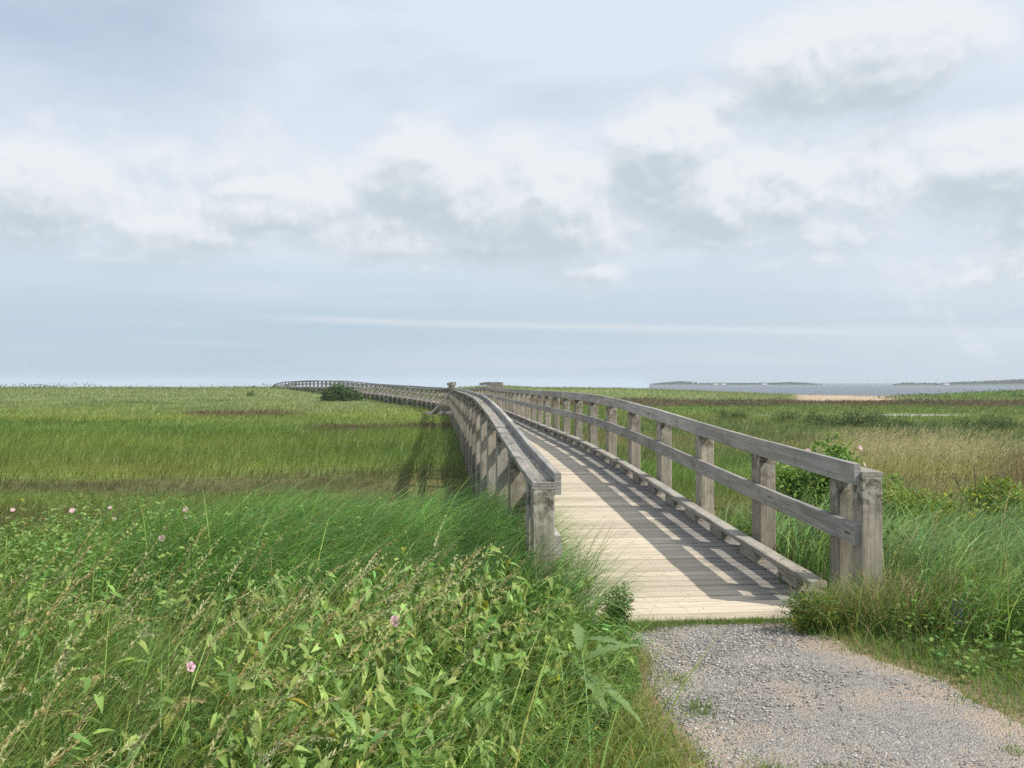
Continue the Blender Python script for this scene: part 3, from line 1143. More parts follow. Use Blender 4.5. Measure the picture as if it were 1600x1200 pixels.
    hn.append(rng.uniform(.14, .52, m)); wn.append(rng.uniform(.003, .006, m))
    an.append(rng.random(m) * 6.283); t0.append(np.abs(rng.normal(.15, .2, m))); t1.append(rng.uniform(.4, 1.8, m))
    c = vary((.18, .27, .075), m, .3); dd = rng.random(m) < .25
    c[dd] = vary((.36, .29, .15), int(dd.sum()), .2)
    cn.append(c)
    P = np.concatenate(Pn); c = np.concatenate(cn)
    V, Q, T, k = blades(P, np.concatenate(hn), np.concatenate(wn), np.concatenate(an), np.concatenate(t0), np.concatenate(t1), 5)
    me = np_mesh("beach_grass", V, Q, T, np.repeat(c, k, 0), None, M_GRASS, True)
    tag(link("beach_grass", me), "tall wind-bent beach grass on both banks beside the boardwalk", "grass", kind='stuff')


marram()


def lawn():
    """short grass along the path"""
    Ps, cs, hs = [], [], []
    n = 90000
    X = rng.uniform(2.1, 6.0, n); Y = rng.uniform(2.6, 5.75, n)
    l, r = path_edges(Y)
    k = (X > r + rng.normal(0, .06, n) - .10 + .22 * (fbm(X * 3, Y * 3, 191) - .5)) & in_view(X, Y) & deck_clear(X, Y, .03)
    k &= rng.random(n) < np.clip(.42 + (X - r) * 2.4, 0, 1)
    pat = fbm(X * 3.1, Y * 3.1, 81)
    k &= rng.random(n) < .35 + pat
    bare = smooth(.25, .0, np.hypot((X - 3.05) / 1.1, (Y - 3.95) / .7) - .12)
    k &= rng.random(n) > bare * .8
    Ps.append(np.stack([X, Y], -1)[k]); cs.append(vary((.155, .245, .062), int(k.sum()), .28))
    hs.append((.035 + .09 * rng.random(int(k.sum())) ** 1.5) * (.7 + .35 * smooth(3.0, 3.5, X[k]) + .5 * smooth(4.4, 5.4, Y[k])))
    n = 80000
    X = rng.uniform(-.4, 1.35, n); Y = rng.uniform(2.3, 5.4, n)
    l, r = path_edges(Y)
    k = (X < l + rng.normal(0, .05, n) + .02) & (X > weeds_edge(Y) - .35) & (rng.random(n) < np.clip(.2 + (l - X) * 2.5, 0, 1))
    Ps.append(np.stack([X, Y], -1)[k]); cs.append(vary((.215, .285, .072), int(k.sum()), .28))
    hs.append(.03 + .075 * rng.random(int(k.sum())) ** 1.5)
    # tufts across the foot of the deck and a few out in the gravel
    for (cx, cy, sx, sy, m, hmax) in [(1.5, 5.37, .16, .04, 900, .06), (1.85, 5.38, .14, .03, 700, .05), (2.1, 5.36, .12, .03, 600, .055),
                                      (1.22, 5.30, .10, .06, 800, .08), (1.30, 3.30, .06, .05, 220, .06), (1.55, 3.25, .05, .03, 160, .05),
                                      (1.22, 3.95, .04, .05, 180, .07), (1.75, 3.2, .05, .03, 120, .045), (2.4, 3.4, .04, .03, 70, .04),
                                      (1.20, 4.35, .05, .06, 200, .06)]:
        Ps.append(np.stack([rng.normal(cx, sx, m), np.minimum(rng.normal(cy, sy, m), Y0 - .01)], -1))
        cs.append(vary((.155, .24, .06), m, .25)); hs.append(.02 + hmax * rng.random(m))
    P2 = np.concatenate(Ps); c = np.concatenate(cs); h = np.concatenate(hs)
    n = len(P2)
    dead = rng.random(n) < .10
    c[dead] = vary((.30, .245, .12), int(dead.sum()), .2)
    P = np.stack([P2[:, 0], P2[:, 1], height(P2[:, 0], P2[:, 1]) - .004], -1)
    V, Q, T, k = blades(P, h, rng.uniform(.003, .0055, n), rng.random(n) * 6.283, np.abs(rng.normal(.2, .25, n)), rng.uniform(.2, 1.4, n), 3)
    me = np_mesh("lawn_grass", V, Q, T, np.repeat(c, k, 0), None, M_GRASS, True)
    tag(link("lawn_grass", me), "short trodden grass edging the gravel path", "grass", kind='stuff')


lawn()


# leaf outlines: (along, across) for one half, the midrib folds slightly
LEAF_ARROW = [(-.16, .20), (.02, .19), (.12, .24), (.40, .20), (.72, .10)]
LEAF_OVAL = [(.06, .10), (.28, .24), (.55, .25), (.80, .14)]
LEAF_LANCE = [(.05, .05), (.30, .12), (.60, .11), (.85, .05)]


def leaf_template(half, fold=.25, curl=.25):
    mid = [0.0] + [max(a, .02) for a, b in half] + [1.0]
    V = []
    for a in mid:
        V.append((a, 0, -curl * a * a))
    nm = len(mid)
    for sgn in (1, -1):
        for a, b in half:
            V.append((a, sgn * b, fold * b - curl * max(a, 0) ** 2))
    k = len(half)
    Q, T = [], []
    for si, off in ((0, nm), (1, nm + k)):
        T.append((0, 1, off) if si else (0, off, 1))
        for i in range(k - 1):
            f = (i + 1, off + i, off + i + 1, i + 2)
            Q.append(f[::-1] if si else f)
        f = (k, off + k - 1, nm - 1)
        T.append(f[::-1] if si else f)
    return np.array(V, float), np.array(Q), np.array(T)


def leaves(P, size, yaw, pitch, roll, tmpl):
    """copies of a leaf template: yaw heading, pitch of its axis above level, roll about its axis"""
    V0, Q0, T0 = tmpl
    n = len(P)
    cy, sy = np.cos(yaw), np.sin(yaw)
    cp, sp = np.cos(pitch), np.sin(pitch)
    ax = np.stack([cy * cp, sy * cp, sp], -1)
    side = np.stack([-sy, cy, np.zeros(n)], -1)
    up = np.cross(ax, side)
    cr, sr = np.cos(roll)[:, None], np.sin(roll)[:, None]
    s2 = side * cr + up * sr
    u2 = up * cr - side * sr
    V = P[:, None] + size[:, None, None] * (V0[None, :, 0:1] * ax[:, None] + V0[None, :, 1:2] * s2[:, None] + V0[None, :, 2:3] * u2[:, None])
    o = (np.arange(n) * len(V0))[:, None, None]
    return V.reshape(-1, 3), (Q0[None] + o).reshape(-1, Q0.shape[1]), (T0[None] + o).reshape(-1, 3), len(V0)


T_ARROW = leaf_template(LEAF_ARROW, .38, .38)
T_OVAL = leaf_template(LEAF_OVAL, .35, .2)
T_LANCE = leaf_template(LEAF_LANCE, .4, .3)


def leafy_weeds():
    acc = Acc()

    def stems(n, xr, yr, dens, hr, colr, tm, ls, per, stemc=(.09, .13, .05), droop=(-.9, .25)):
        X = rng.uniform(*xr, n); Y = rng.uniform(*yr, n)
        k = (rng.random(n) < dens(X, Y)) & in_view(X, Y)
        X, Y = X[k], Y[k]
        m = len(X)
        if not m: return
        h = rng.uniform(*hr, m) * (.65 + .7 * fbm(X * 1.2, Y * 1.2, 111))
        h *= np.where(X < 1.4, .50 + .50 * smooth(.0, .55, weeds_edge(Y) - X), 1.0)
        P = np.stack([X, Y, height(X, Y) - .01], -1)
        ang = rng.random(m) * 6.283
        th0 = np.abs(rng.normal(.12, .12, m)); th1 = rng.uniform(.1, .9, m)
        V, Q, T, kk = blades(P, h, np.full(m, .004), ang, th0, th1, 4)
        acc.add(V, Q, T, np.repeat(vary(stemc, m, .15), kk, 0))
        # leaves along each stem
        i = np.repeat(np.arange(m), per)
        t = np.clip(rng.random(len(i)) ** .7, .12, 1)
        th = th0[i] + th1[i] * t * .5
        d = np.stack([np.cos(ang[i]) * np.sin(th), np.sin(ang[i]) * np.sin(th), np.cos(th)], -1)
        LP = P[i] + d * (h[i] * t)[:, None]
        n2 = len(i)
        sz = rng.uniform(*ls, n2) * (1.1 - .35 * t)
        c = vary(colr, n2, .24, .06)
        yel = rng.random(n2) < .006
        c[yel] = vary((.42, .36, .05), int(yel.sum()), .1)
        yaw = rng.random(n2) * 6.283
        V, Q, T, kk = leaves(LP, sz, yaw, rng.uniform(*droop, n2), rng.normal(0, .4, n2), tm)
        acc.add(V, Q, T, np.repeat(c, kk, 0))
    lim = lambda X, Y: (X < weeds_edge(Y) - .08 - .1 * (Y > 4.6)) & (Y < 5.25)
    # bindweed in front: big arrow-shaped leaves hanging in layers
    stems(2600, (-2.2, .95), (1.7, 4.9), lambda X, Y: lim(X, Y) * (.08 + smooth(-1.3, -.35, X) * .95) * smooth(.34, .52, fbm(X * 1.5, Y * 1.5, 113) + .14 * smooth(-.6, .2, X)), (.32, .62), (.265, .380, .115), T_ARROW, (.055, .098), 10, droop=(-1.25, .15))
    # narrow and oval leaved weeds mixed in everywhere
    stems(420, (-3.6, .95), (1.8, 5.4), lambda X, Y: lim(X, Y) * .75, (.25, .62), (.21, .34, .09), T_LANCE, (.06, .12), 12, droop=(-.5, .7))
    stems(1500, (-7.0, .2), (4.4, 8.2), lambda X, Y: smooth(.2, -1.4, X + .12 * (Y - 5)) * .9, (.35, .66), (.235, .355, .105), T_OVAL, (.04, .065), 14, droop=(-.3, .6))
    # low dark feathery growth at the edge of the path
    stems(1300, (-.1, 1.25), (2.6, 5.4), lambda X, Y: smooth(-.30, -.05, X - weeds_edge(Y)) * smooth(.12, .0, X - weeds_edge(Y)), (.12, .36), (.135, .265, .068), T_LANCE, (.025, .05), 20, droop=(-.3, .8))
    # right of the path: low broad weeds in the grass
    stems(900, (2.7, 6.0), (4.0, 5.9), lambda X, Y: smooth(3.9, 4.6, Y + (X - 3) * .12) * .55, (.08, .30), (.18, .30, .08), T_OVAL, (.025, .055), 10, droop=(-.3, .6))
    stems(500, (3.2, 6.5), (4.6, 6.0), lambda X, Y: np.full(X.shape, .45), (.22, .5), (.17, .29, .08), T_LANCE, (.05, .09), 11, droop=(-.3, .8))
    # along the kerb and between the rails
    stems(70, (2.55, 2.72), (5.9, 9.5), lambda X, Y: np.full(X.shape, .6), (.06, .22), (.085, .15, .04), T_LANCE, (.02, .05), 9)
    stems(160, (2.95, 3.6), (5.6, 12), lambda X, Y: np.full(X.shape, .7), (.3, .6), (.085, .15, .04), T_OVAL, (.04, .06), 11)
    me = acc.mesh("leafy_weeds", M_LEAF, True)
    tag(link("leafy_weeds", me), "tangle of bindweed and broad-leaved weeds on the banks", "weeds", kind='stuff')


leafy_weeds()


def seed_grass():
    """straw-coloured flowering heads nodding over the weeds"""
    acc = Acc()

    def heads(X, Y, h, colr, bend=(.55, 1.5), n_sp=44, size=1.0, lean=LEAN):
        m = len(X)
        P = np.stack([X, Y, height(X, Y)], -1)
        ang = lean + rng.normal(0, .6, m)
        th0 = np.abs(rng.normal(.10, .10, m)); th1 = rng.uniform(*bend, m)
        c = vary(colr, m, .12, .03)
        V, Q, T, k = blades(P, h, np.full(m, .0022 * size), ang, th0, th1, 7)
        green = np.array((.14, .17, .055))
        lv = np.repeat(np.linspace(0, 1, 8), [2] * 7 + [1])
        f = smooth(.35, .8, lv)[None, :, None]
        acc.add(V, Q, T, (green * (1 - f) + c[:, None] * f).reshape(-1, 3))
        # spikelets on the upper third
        S = 40
        pos = P.copy().astype(float)
        pts = [pos.copy()]
        for j in range(S):
            th = th0 + th1 * (j + .5) / S
            d = np.stack([np.cos(ang) * np.sin(th), np.sin(ang) * np.sin(th), np.cos(th)], -1)
            pos = pos + d * (h / S)[:, None]
            pts.append(pos.copy())
        pts = np.stack(pts, 1)
        i = np.repeat(np.arange(m), n_sp)
        t = .76 + .24 * rng.random(len(i))
        LP = pts[i, (t * S).astype(int)]
        sp = rng.uniform(.016, .034, len(i)) * size * (1.25 - (t - .76) / .24 * .75)
        a2 = ang[i] + rng.normal(0, .6, len(i))
        V, Q, T, k = blades(LP, sp, np.full(len(i), .0074 * size), a2, th0[i] + th1[i] * t * .8 + rng.normal(0, .35, len(i)), np.full(len(i), .5), 2)
        acc.add(V, Q, T, np.repeat(vary(1, len(i), .14, .03) * c[i], k, 0))
    straw = (.86, .68, .33)
    m = 430
    X = rng.uniform(-2.3, .1, m); Y = 2.0 + 2.5 * rng.random(m) ** 1.3
    k = in_view(X, Y, -.02) & (rng.random(m) < smooth(.05, -.75, X - .12 * (Y - 3)))
    heads(X[k], Y[k], rng.uniform(.85, 1.25, int(k.sum())) * np.interp(Y[k], [2, 3, 4.5], [.58, .70, .80]), straw)
    m = 60
    X = rng.uniform(-.9, .05, m); Y = rng.uniform(3.6, 4.7, m)
    heads(X, Y, rng.uniform(.68, .92, m), straw)
    m = 60
    X = rng.uniform(-5.5, .3, m); Y = rng.uniform(5, 9, m)
    heads(X, Y, rng.uniform(.7, 1.1, m), (.24, .22, .10), (.3, 1.2), 14, .8)
    m = 190
    X = rng.normal(2.86, .26, m); Y = rng.normal(5.18, .13, m).clip(4.7, 5.40)
    heads(X, Y, rng.uniform(.16, .44, m), (.60, .49, .28), (.2, .9), 22, .62)
    # pale feathery stand in the marsh to the right
    m = 4200
    D = rng.uniform(17, 27, m); px = rng.uniform(1270, 1640, m)
    xc = (px - 800) / 1340 * D
    X = xc * CY + D * SY; Y = D * CY - xc * SY
    k = rng.random(m) < smooth(.32, .55, fbm(X * .3, Y * .3, 131)) * smooth(1640, 1420, px)
    heads(X[k], Y[k], rng.uniform(.5, .85, int(k.sum())), (.64, .57, .31), (.3, 1.2), 7, 1.9)
    me = acc.mesh("seed_grass", M_DRY, True)
    tag(link("seed_grass", me), "straw-coloured seed heads of grass nodding over the weeds", "grass", kind='stuff')


seed_grass()


# ------------------------------------------------------------------ single plants
def shrub(name, loc, rad, n, size, colr, label, group=None, tm=T_OVAL, seed=0, light=None, cat="shrub", branches=True, lobes=9, base_fill=.0):
    """a bush: leaves on an uneven cloud of lobes, over forked branches"""
    r = np.random.default_rng(seed)
    root = thing(name, loc, label, cat, group)
    lob = r.normal(0, .45, (lobes, 3)); lob[:, 2] = r.uniform(.05, .85, lobes)
    k = np.linalg.norm(lob[:, :2], axis=1)
    lob[:, :2] *= np.minimum(1, .8 / np.maximum(k, .01))[:, None]
    lob[:, 2] *= 1 - .35 * np.minimum(k, 1) ** 2
    lr = r.uniform(.22, .42, lobes)
    li = r.integers(0, lobes, n)
    d = r.normal(0, 1, (n, 3)); d /= np.linalg.norm(d, axis=1)[:, None]
    P = lob[li] + d * (lr[li] * r.random(n) ** .33)[:, None]
    P[:, 2] = np.abs(P[:, 2])
    keep = vnoise(P[:, 0] * 9 + P[:, 2] * 5, P[:, 1] * 9 + 3, seed) > .24
    P, d = P[keep], d[keep]
    n = len(P)
    P = P * np.array(rad)
    c = vary(colr, n, .2, .06)
    if light is not None:
        tips = r.random(n) < .3
        c[tips] = vary(light, int(tips.sum()), .15)
    V, Q, T, kk = leaves(P, r.uniform(.7, 1.3, n) * size, r.random(n) * 6.283, np.clip(d[:, 2] * .7 + r.normal(0, .5, n), -1.3, 1.3), r.normal(0, .7, n), tm)
    link("foliage", np_mesh("foliage", V, Q, T, np.repeat(c, kk, 0), None, M_LEAF, True), root)
    if branches:
        acc = Acc()
        for j in range(lobes):
            a = np.array((r.normal(0, .06), r.normal(0, .06), -.03)); b = lob[j] * .92
            mid = a * .4 + b * .6 + r.normal(0, .06, 3)
            pts = [a * np.array(rad), mid * np.array(rad), b * np.array(rad)]
            w0 = .018 * max(rad)
            ring = []
            for q_, (p, w) in enumerate(zip(pts, (w0, w0 * .65, w0 * .25))):
                for e in range(5):
                    t = 2 * math.pi * e / 5
                    ring.append(p + np.array((math.cos(t) * w, math.sin(t) * w, 0)))
            qd = [(g * 5 + e, g * 5 + (e + 1) % 5, g * 5 + 5 + (e + 1) % 5, g * 5 + 5 + e) for g in range(2) for e in range(5)]
            acc.add(np.array(ring), qd)
        link("branches", acc.mesh("branches", M_BARK, True), root)
    return root


def gz(x, y):
    return float(height(np.array([x]), np.array([y]))[0])


def blossom_mesh(kind, r, seed):
    """one flower: five broad petals round a yellow eye, or a bindweed trumpet"""
    acc = Acc()
    rr = np.random.default_rng(seed)
    if kind == 'rose':
        for k in range(5):
            a = 2 * math.pi * k / 5 + rr.normal(0, .1)
            pts = []
            for (t, w, z) in ((.08, .10, 0), (.5, .42, .16), (.85, .46, .24), (1.0, .22, .22)):
                for s in (-1, 0, 1):
                    pts.append((math.cos(a) * t * r - math.sin(a) * s * w * r, math.sin(a) * t * r + math.cos(a) * s * w * r, (z + (.06 if s else 0)) * r))
            qd = [(i * 3 + j, i * 3 + j + 1, i * 3 + j + 4, i * 3 + j + 3) for i in range(3) for j in range(2)]
            acc.add(pts, qd, None, (.74, .50, .55))
        pts = [(math.cos(2 * math.pi * k / 8) * .2 * r, math.sin(2 * math.pi * k / 8) * .2 * r, .10 * r) for k in range(8)] + [(0, 0, .2 * r)]
        acc.add(pts, None, [(k, (k + 1) % 8, 8) for k in range(8)], (.6, .42, .06))
    else:
        n = 15
        rings = ((.10, -.9), (.22, -.45), (.55, -.08), (.95, .05))
        pts, cc = [], []
        for (t, z) in rings:
            for k in range(n):
                a = 2 * math.pi * k / n
                w = 1 + (.10 * math.cos(5 * a) if t > .5 else 0)
                pts.append((math.cos(a) * t * r * w, math.sin(a) * t * r * w, z * r + (.06 * r * math.cos(5 * a) if t > .9 else 0)))
                cc.append((.66, .34, .44) if k % 3 else (.78, .66, .68))
        qd = [(i * n + k, i * n + (k + 1) % n, (i + 1) * n + (k + 1) % n, (i + 1) * n + k) for i in range(3) for k in range(n)]
        acc.add(pts, qd, None, np.array(cc))
    return acc.mesh("blossom", M_PETAL, True)


def stalk_mesh(length, w=.004, colr=(.09, .14, .045)):
    a = []
    for z in (0, -length):
        for k in range(4):
            t = math.pi / 2 * k
            a.append((math.cos(t) * w * .5, math.sin(t) * w * .5, z))
    acc = Acc()
    acc.add(a, [(k, (k + 1) % 4, 4 + (k + 1) % 4, 4 + k) for k in range(4)], None, colr)
    return acc.mesh("stalk", M_LEAF)


def flower(name, px, py, D, kind, r, label, group, tilt, seed):
    x, y = at(px, D)
    z = EYE - (py - 598.5) * D / 1340
    root = thing(name, (x, y, gz(x, y)), label, "flower", group)
    top = z - gz(x, y)
    b = link("blossom", blossom_mesh(kind, r, seed), root, (0, 0, top))
    b.rotation_euler = tilt
    link("stalk", stalk_mesh(top), root, (0, 0, top))
    return root


def single_plants():
    # beach roses
    x, y = at(1308, 11.2)
    rb = shrub("rose_bush", (x, y, gz(x, y) - .05), (.92, .65, 1.12), 12500, .058, (.145, .250, .058),
               "rounded rose bush with pink blossoms behind the right railing", light=(.25, .35, .09), seed=5, lobes=20)
    for k, (px, py, r) in enumerate(((1262, 706, .042), (1344, 700, .032), (1350, 726, .032), (1300, 722, .03))):
        fx, fy = at(px, 10.75)
        b = link("blossom", blossom_mesh('rose', r, k), rb, (fx - x, fy - y, EYE - (py - 598.5) * 10.75 / 1340 - rb.location.z))
        b.rotation_euler = (1.1, .2 * k, .3 * k)
    x, y = at(275, 8.3)
    shrub("rose_bush", (x, y, gz(x, y) - .05), (.75, .5, .68), 2200, .055, (.14, .24, .06),
          "low spreading rose bush on the left bank at the edge of the marsh", light=(.24, .33, .10), seed=8)
    x, y = at(70, 7.4)
    shrub("rose_bush", (x, y, gz(x, y) - .05), (.95, .5, .62), 2000, .05, (.14, .23, .06),
          "low rose bush at the left end of the bank below a dark grass clump", light=(.22, .30, .10), seed=9)
    # bayberry on the right
    for k, (px, D, rx, rz, lab) in enumerate((
            (1545, 8.7, 1.25, .50, "glossy yellow-green bayberry bush at the right edge, nearest the tall grass"),
            (1665, 8.4, .9, .52, "bayberry bush cut off by the right edge of the view"),
            (1455, 10.3, .6, .45, "small pale leafy bush between the bayberry and the right end post"))):
        x, y = at(px, D)
        shrub("bayberry_bush", (x, y, gz(x, y) - .05), (rx, .7, rz + .25), int(5200 * rx), .075, (.14, .225, .048), lab,
              "bayberry bushes right of the boardwalk", T_LANCE, 20 + k, (.32, .38, .08))
    # twiggy brownish shrubs behind them
    for k, (px, D, lab) in enumerate(((1590, 13, "thin brownish twiggy shrub behind the bayberry at the right edge"),
                                      (1520, 14, "sparse olive twiggy shrub standing in brown marsh behind the bayberry"))):
        x, y = at(px, D)
        shrub("twiggy_shrub", (x, y, gz(x, y) - .05), (.8, .6, .95), 500, .05, (.10, .095, .045), lab, None, T_LANCE, 40 + k)
    # the bush in front of the far bend
    x, y = at(532, 88)
    shrub("round_bush", (x, y, gz(x, y) - .1), (2.15, 1.7, 1.55), 8000, .20, (.070, .125, .042),
          "dark green round bush standing before the far bend of the boardwalk", light=(.10, .16, .055), seed=60, lobes=26)
    # dark low shrubs in the right marsh
    spots = [(1300, 40, 1.5, .55, "dark low marsh shrub nearest the left end of the pool, leftmost of its row"),
             (1345, 38, 1.6, .62, "dark low marsh shrub in the middle of the row before the pool"),
             (1395, 39, 1.3, .52, "dark low marsh shrub below the middle of the pool"),
             (1255, 43, 1.3, .5, "grey-green low shrub behind the rose bush, left of the dark shrub row"),
             (1550, 36, 1.6, .5, "dark low shrub at the far right of the marsh, right of the pool"),
             (1150, 46, 1.2, .42, "low green shrub near the tiny pool, just above the right railing")]
    for k, (px, D, rx, rz, lab) in enumerate(spots):
        x, y = at(px, D)
        shrub("marsh_shrub", (x, y, gz(x, y) - .05), (rx * 1.15, rx * .8, rz + .12), 1700, .12, (.088, .135, .048), lab,
              "low shrubs in the right marsh", T_LANCE, 70 + k, (.13, .17, .06))
    x, y = at(392, 104)
    shrub("round_bush", (x, y, gz(x, y) - .1), (.6, .6, .8), 500, .12, (.045, .08, .028),
          "tiny dark bush alone on the pale green dune at the left", seed=61)
    # bindweed and rose flowers on the left bank
    F = [(617, 970, 3.55, 'bind', .024, "pink striped bindweed trumpet among the big leaves, under a nodding seed head", (1.2, .5, .3)),
         (298, 1042, 2.75, 'bind', .018, "pink bindweed flower low among the straw seed heads at left", (1.1, .2, .9)),
         (113, 798, 7.3, 'rose', .024, "pale pink flower at left, right beside the dark grass clump", (.9, .2, .1)),
         (20, 797, 7.2, 'rose', .019, "pale flower nearest the left edge of the picture", (.8, .1, .3)),
         (172, 793, 7.7, 'rose', .018, "half hidden pink flower just left of the low rose bush", (1.0, -.2, .3)),
         (290, 796, 7.6, 'rose', .026, "deep pink rose blossom on the low bush, upper of a close pair", (1.2, .1, .2)),
         (291, 808, 7.55, 'rose', .018, "small pink rose blossom, lower of the close pair on the low bush", (1.1, .3, .2)),
         (178, 811, 7.1, 'rose', .018, "small pink blossom below the half hidden one left of the low bush", (1.0, .2, .7)),
         (253, 841, 6.2, 'bind', .026, "pale pink flower alone in the grass below the low rose bush", (1.0, .1, .4))]
    for k, (px, py, D, kd, r, lab, tilt) in enumerate(F):
        flower("bindweed_flower" if kd == 'bind' else "rose_flower", px, py, D, kd, r, lab, "pink flowers on the left bank", tilt, 200 + k)
    # sow thistle with long toothed leaves at the edge of the path
    x, y = at(893, 3.80)
    st = thing("thistle_plant", (x, y, gz(x, y)), "pale sow thistle with long toothed leaves leaning over the lawn", "plant")
    acc = Acc()
    V, Q, T, kk = blades(np.array([(0, 0, 0.0)]), np.array([.48]), np.array([.016]), np.array([.3]), np.array([.05]), np.array([.25]), 5)
    acc.add(V, Q, T, (.15, .21, .075))
    link("stem", acc.mesh("stem", M_LEAF, True), st)
    for k, (a, pitch, ln, z) in enumerate(((.15, .50, .32, .30), (-.35, -.30, .36, .26), (2.6, .35, .28, .32), (3.5, .15, .30, .26), (-1.3, -.1, .30, .30), (1.4, .5, .26, .36), (-.9, .45, .26, .40))):
        half = []
        for i in range(1, 13):
            t = i / 13
            w = .13 * math.sin(math.pi * min(1, t * .9 + .1)) * (1.0 if i % 2 else .55)
            half.append((t, max(w, .012)))
        V, Q, T, kk = leaves(np.zeros((1, 3)), np.array([ln]), np.array([a]), np.array([pitch]), np.array([.1]), leaf_template(half, .25, .35))
        lf = Acc(); lf.add(V, Q, T, (.21, .31, .12))
        link("leaf", lf.mesh("leaf", M_LEAF, True), st, (.03 * math.cos(.3) * z / .3, .01, z))
    # small plants hugging the ends of the deck
    x, y = at(962, 5.25)
    shrub("weed_plant", (x, y, gz(x, y)), (.20, .16, .28), 1800, .032, (.11, .20, .055), "small dark leafy weed at the left corner of the deck end", None, T_LANCE, 91, (.085, .155, .05), "plant")
    x, y = at(1282, 5.33)
    shrub("weed_plant", (x, y, gz(x, y)), (.24, .16, .27), 2200, .03, (.115, .205, .05), "small bushy weed with yellow tips at the right corner of the deck end", None, T_LANCE, 92, (.22, .22, .04), "plant")
    # vetch
    x, y = at(1495, 4.9)
    vt = thing("vetch_plant", (x, y, gz(x, y)), "single purple vetch flower spike in the grass right of the path", "plant")
    link("stalk", stalk_mesh(.30), vt, (0, 0, .30))
    acc = Acc()
    n = 60
    zz = rng.uniform(.17, .31, n); aa = rng.random(n) * 6.28
    P = np.stack([np.cos(aa) * .018, np.sin(aa) * .018, zz], -1)
    V, Q, T, kk = leaves(P, np.full(n, .015), aa, np.full(n, -.4), np.zeros(n), T_OVAL)
    acc.add(V, Q, T, np.repeat(vary((.07, .06, .15), n, .2), kk, 0))
    link("blossom", acc.mesh("blossom", M_PETAL, True), vt)
    # lone tall stalks of grass
    for k, (px0, py0, px1, py1, D, lab) in enumerate((
            (1098, 690, 1132, 643, 9.6, "pale grass stalk standing up above the right railing"),
            (488, 800, 480, 738, 8.2, "upright pale grass stalk rising above the left bank"),
            (1072, 740, 1087, 698, 9.0, "short pale stalk seen between the rails of the right railing"))):
        x, y = at(px0, D)
        z1 = EYE - (py1 - 598.5) * D / 1340
        g = gz(x, y)
        L = (z1 - g) * 1.06
        V, Q, T, kk = blades(np.array([(0, 0, 0.0)]), np.array([L]), np.array([.007]), np.array([-YAW + .0 if px1 > px0 else math.pi - YAW]),
                             np.array([.10]), np.array([.55 if k != 1 else .15]), 8, np.array([1.3]))
        acc = Acc(); acc.add(V, Q, T, (.26, .29, .12))
        i = np.arange(18)
        root = thing("grass_stalk", (x, y, g), lab, "grass stalk")
        link("stem", acc.mesh("stem", M_GRASS, True), root)
        top = V[-1]; lo = V[-5]
        hp = lo + (top - lo) * np.linspace(0, 1, 18)[:, None]
        V, Q, T, kk = blades(hp, np.full(18, .05), np.full(18, .006), rng.random(18) * 6.28, np.full(18, .4), np.full(18, .3), 2)
        acc = Acc(); acc.add(V, Q, T, (.30, .29, .14))
        link("seed_head", acc.mesh("seed_head", M_DRY, True), root)


single_plants()


def ridge_growth():
    """shrubby growth along the far dunes and the right bank"""
    acc = Acc()
    n = 26000
    D = rng.uniform(100, 168, n); px = rng.uniform(-260, 1860, n)
    xc = (px - 800) / 1340 * D
    X = xc * CY + D * SY; Y = D * CY - xc * SY
    cl = fbm(X * .22, Y * .22, 151)
    right = px > 1370
    k = np.where(right, (cl > .50) & (D > 92) & (D < 150), (cl > .56) & (D > 136) & (px < 440))
    X, Y, D, right, px = X[k], Y[k], D[k], right[k], px[k]
    n = len(X)
    z = height(X, Y)
    hgt = np.where(right, .8, .75) * rng.random(n) * smooth(.50, .75, cl[k])
    P = np.stack([X, Y, z + hgt + .05], -1)
    c = vary((.085, .130, .045), n, .22)
    V, Q, T, kk = leaves(P, rng.uniform(.18, .36, n), rng.random(n) * 6.283, rng.uniform(-.2, 1.2, n), rng.normal(0, .7, n), T_OVAL)
    acc.add(V, Q, T, np.repeat(c, kk, 0))
    tag(link("dune_shrubbery", acc.mesh("dune_shrubbery", M_LEAF, True)), "low shrubbery on the far dunes and the right bank", "shrubbery", kind='stuff')


ridge_growth()


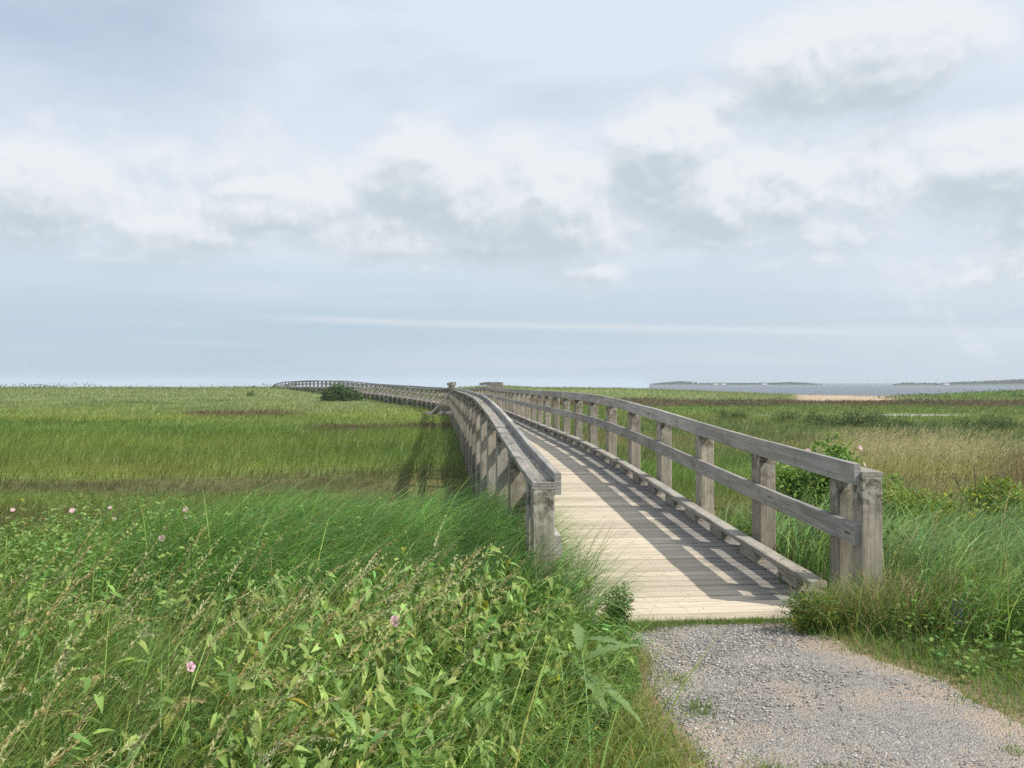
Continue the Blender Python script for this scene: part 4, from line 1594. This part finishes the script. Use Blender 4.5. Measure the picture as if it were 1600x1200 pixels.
def far_shore():
    """wooded low land across the bay"""
    m, q, p, out = new_mat("far_land")
    geo = q.n.new('ShaderNodeNewGeometry')
    q.put(p.inputs['Base Color'], q.mix(q.noise(geo.outputs['Position'], .03, 3), (.05, .075, .04), (.10, .12, .06)))
    p.inputs['Roughness'].default_value = 1.0
    trees = Acc()
    T_TRI = (np.array([(0, -.5, 0), (0, .5, 0), (.25, .35, .8), (-.1, -.3, .9), (.1, .1, 1.1)], float), np.array([(0, 1, 2, 3)]), np.array([(3, 2, 4)]))
    for (pa, pb, D0, prof) in ((1015, 1285, 1300, [(1015, .3), (1035, 2.6), (1060, 4.6), (1078, 4.2), (1100, 2.0), (1180, 2.2), (1210, 2.4), (1235, 3.4), (1262, 2.4), (1285, .3)]),
                               (1395, 1900, 1150, [(1395, .3), (1410, 2.4), (1440, 2.6), (1470, 2.0), (1500, 3.6), (1530, 4.6), (1560, 5.6), (1600, 7.4), (1660, 7.0), (1750, 8.5), (1900, 7.0)])):
        pxs = np.linspace(pa, pb, 90)
        pk, ph = zip(*prof)
        hs = np.interp(pxs, pk, ph)
        V, Qd = [], []
        for px, h in zip(pxs, hs):
            for (dd, zz) in ((-20, -2.3), (0, -1.2 + .12 * h), (60, -1.5 + .42 * h), (160, -1.4 + .45 * h), (300, -2.3)):
                x, y = at(px, D0 + dd)
                V.append((x, y, zz))
        for i in range(len(pxs) - 1):
            for k in range(4):
                Qd.append((i * 5 + k, (i + 1) * 5 + k, (i + 1) * 5 + k + 1, i * 5 + k + 1))
        me = np_mesh("far_shore", V, Qd, None, None, None, m, True)
        tag(link("far_shore", me), kind='structure')
        n = 2600
        px = rng.uniform(pa, pb, n); h = np.interp(px, pk, ph)
        dd = rng.uniform(10, 140, n)
        keep = rng.random(n) < np.clip(fbm(px * .06, dd * .0, 7) * 1.6 - .1, .05, 1) * np.clip(h / 3, .1, 1)
        px, h, dd = px[keep], h[keep], dd[keep]
        P = np.array([(*at(a, D0 + b), -1.6 + .40 * c) for a, b, c in zip(px, dd, h)])
        V, Q, T, kk = leaves(P, (.9 + .55 * h) * rng.uniform(.6, 1.15, len(px)) + .3, rng.normal(-1.57, .6, len(px)), rng.normal(0, .08, len(px)), rng.normal(0, .1, len(px)), T_TRI)
        trees.add(V, Q, T, np.repeat(vary((.04, .065, .03), len(px), .2), kk, 0))
    tag(link("far_woods", trees.mesh("far_woods", M_LEAF)), "dark strip of woods on the far shore across the bay", "woods", kind='stuff')
    # white farmhouses, a pixel or two each
    wall, q, p, out = new_mat("house_wall"); p.inputs['Base Color'].default_value = (.75, .74, .72, 1)
    roof, q, p, out = new_mat("house_roof"); p.inputs['Base Color'].default_value = (.18, .17, .17, 1)
    for k, (px, D, lab) in enumerate(((1118, 1290, "white house on the far shore, left of a pair near the wooded end"),
                                      (1130, 1290, "white house on the far shore, right of a pair near the wooded end"),
                                      (1194, 1290, "brightest white house in the middle of the far shore"),
                                      (1478, 1140, "white house before the woods on the right-hand shore"))):
        x, y = at(px, D)
        root = thing("far_house", (x, y, -1.2), lab, "house", "houses on the far shore")
        a = Acc(); w, d, h = 3.6, 3.0, 2.3
        a.add([(-w, -d, 0), (w, -d, 0), (w, d, 0), (-w, d, 0), (-w, -d, h), (w, -d, h), (w, d, h), (-w, d, h)],
              [(0, 1, 5, 4), (1, 2, 6, 5), (2, 3, 7, 6), (3, 0, 4, 7)])
        link("wall", a.mesh("wall", wall), root)
        a = Acc(); e = .3
        a.add([(-w - e, -d - e, h - .1), (w + e, -d - e, h - .1), (w + e, d + e, h - .1), (-w - e, d + e, h - .1), (-w - e, 0, h + 1.5), (w + e, 0, h + 1.5)],
              [(0, 1, 5, 4), (2, 3, 4, 5)], [(1, 2, 5), (3, 0, 4)])
        link("roof", a.mesh("roof", roof), root)


far_shore()


def haze():
    V = []
    for z in (-5.6, 9.0):
        V += [(-1900, -80, z), (1900, -80, z), (1900, 1900, z), (-1900, 1900, z)]
    me = np_mesh("haze", V, [(3, 2, 1, 0), (4, 5, 6, 7), (0, 1, 5, 4), (1, 2, 6, 5), (2, 3, 7, 6), (3, 0, 4, 7)])
    m = bpy.data.materials.new("haze_air")
    m.use_nodes = True
    t = m.node_tree
    t.nodes.clear()
    o = t.nodes.new('ShaderNodeOutputMaterial')
    v = t.nodes.new('ShaderNodeVolumePrincipled')
    v.inputs['Color'].default_value = (.86, .92, 1.0, 1)
    v.inputs['Density'].default_value = 0.00035
    v.inputs['Anisotropy'].default_value = 0.2
    t.links.new(v.outputs[0], o.inputs['Volume'])
    me.materials.append(m)
    tag(link("haze", me), "thin sea haze over the marsh and bay", "haze", kind='stuff')


HAZE = True
if HAZE:
    haze()
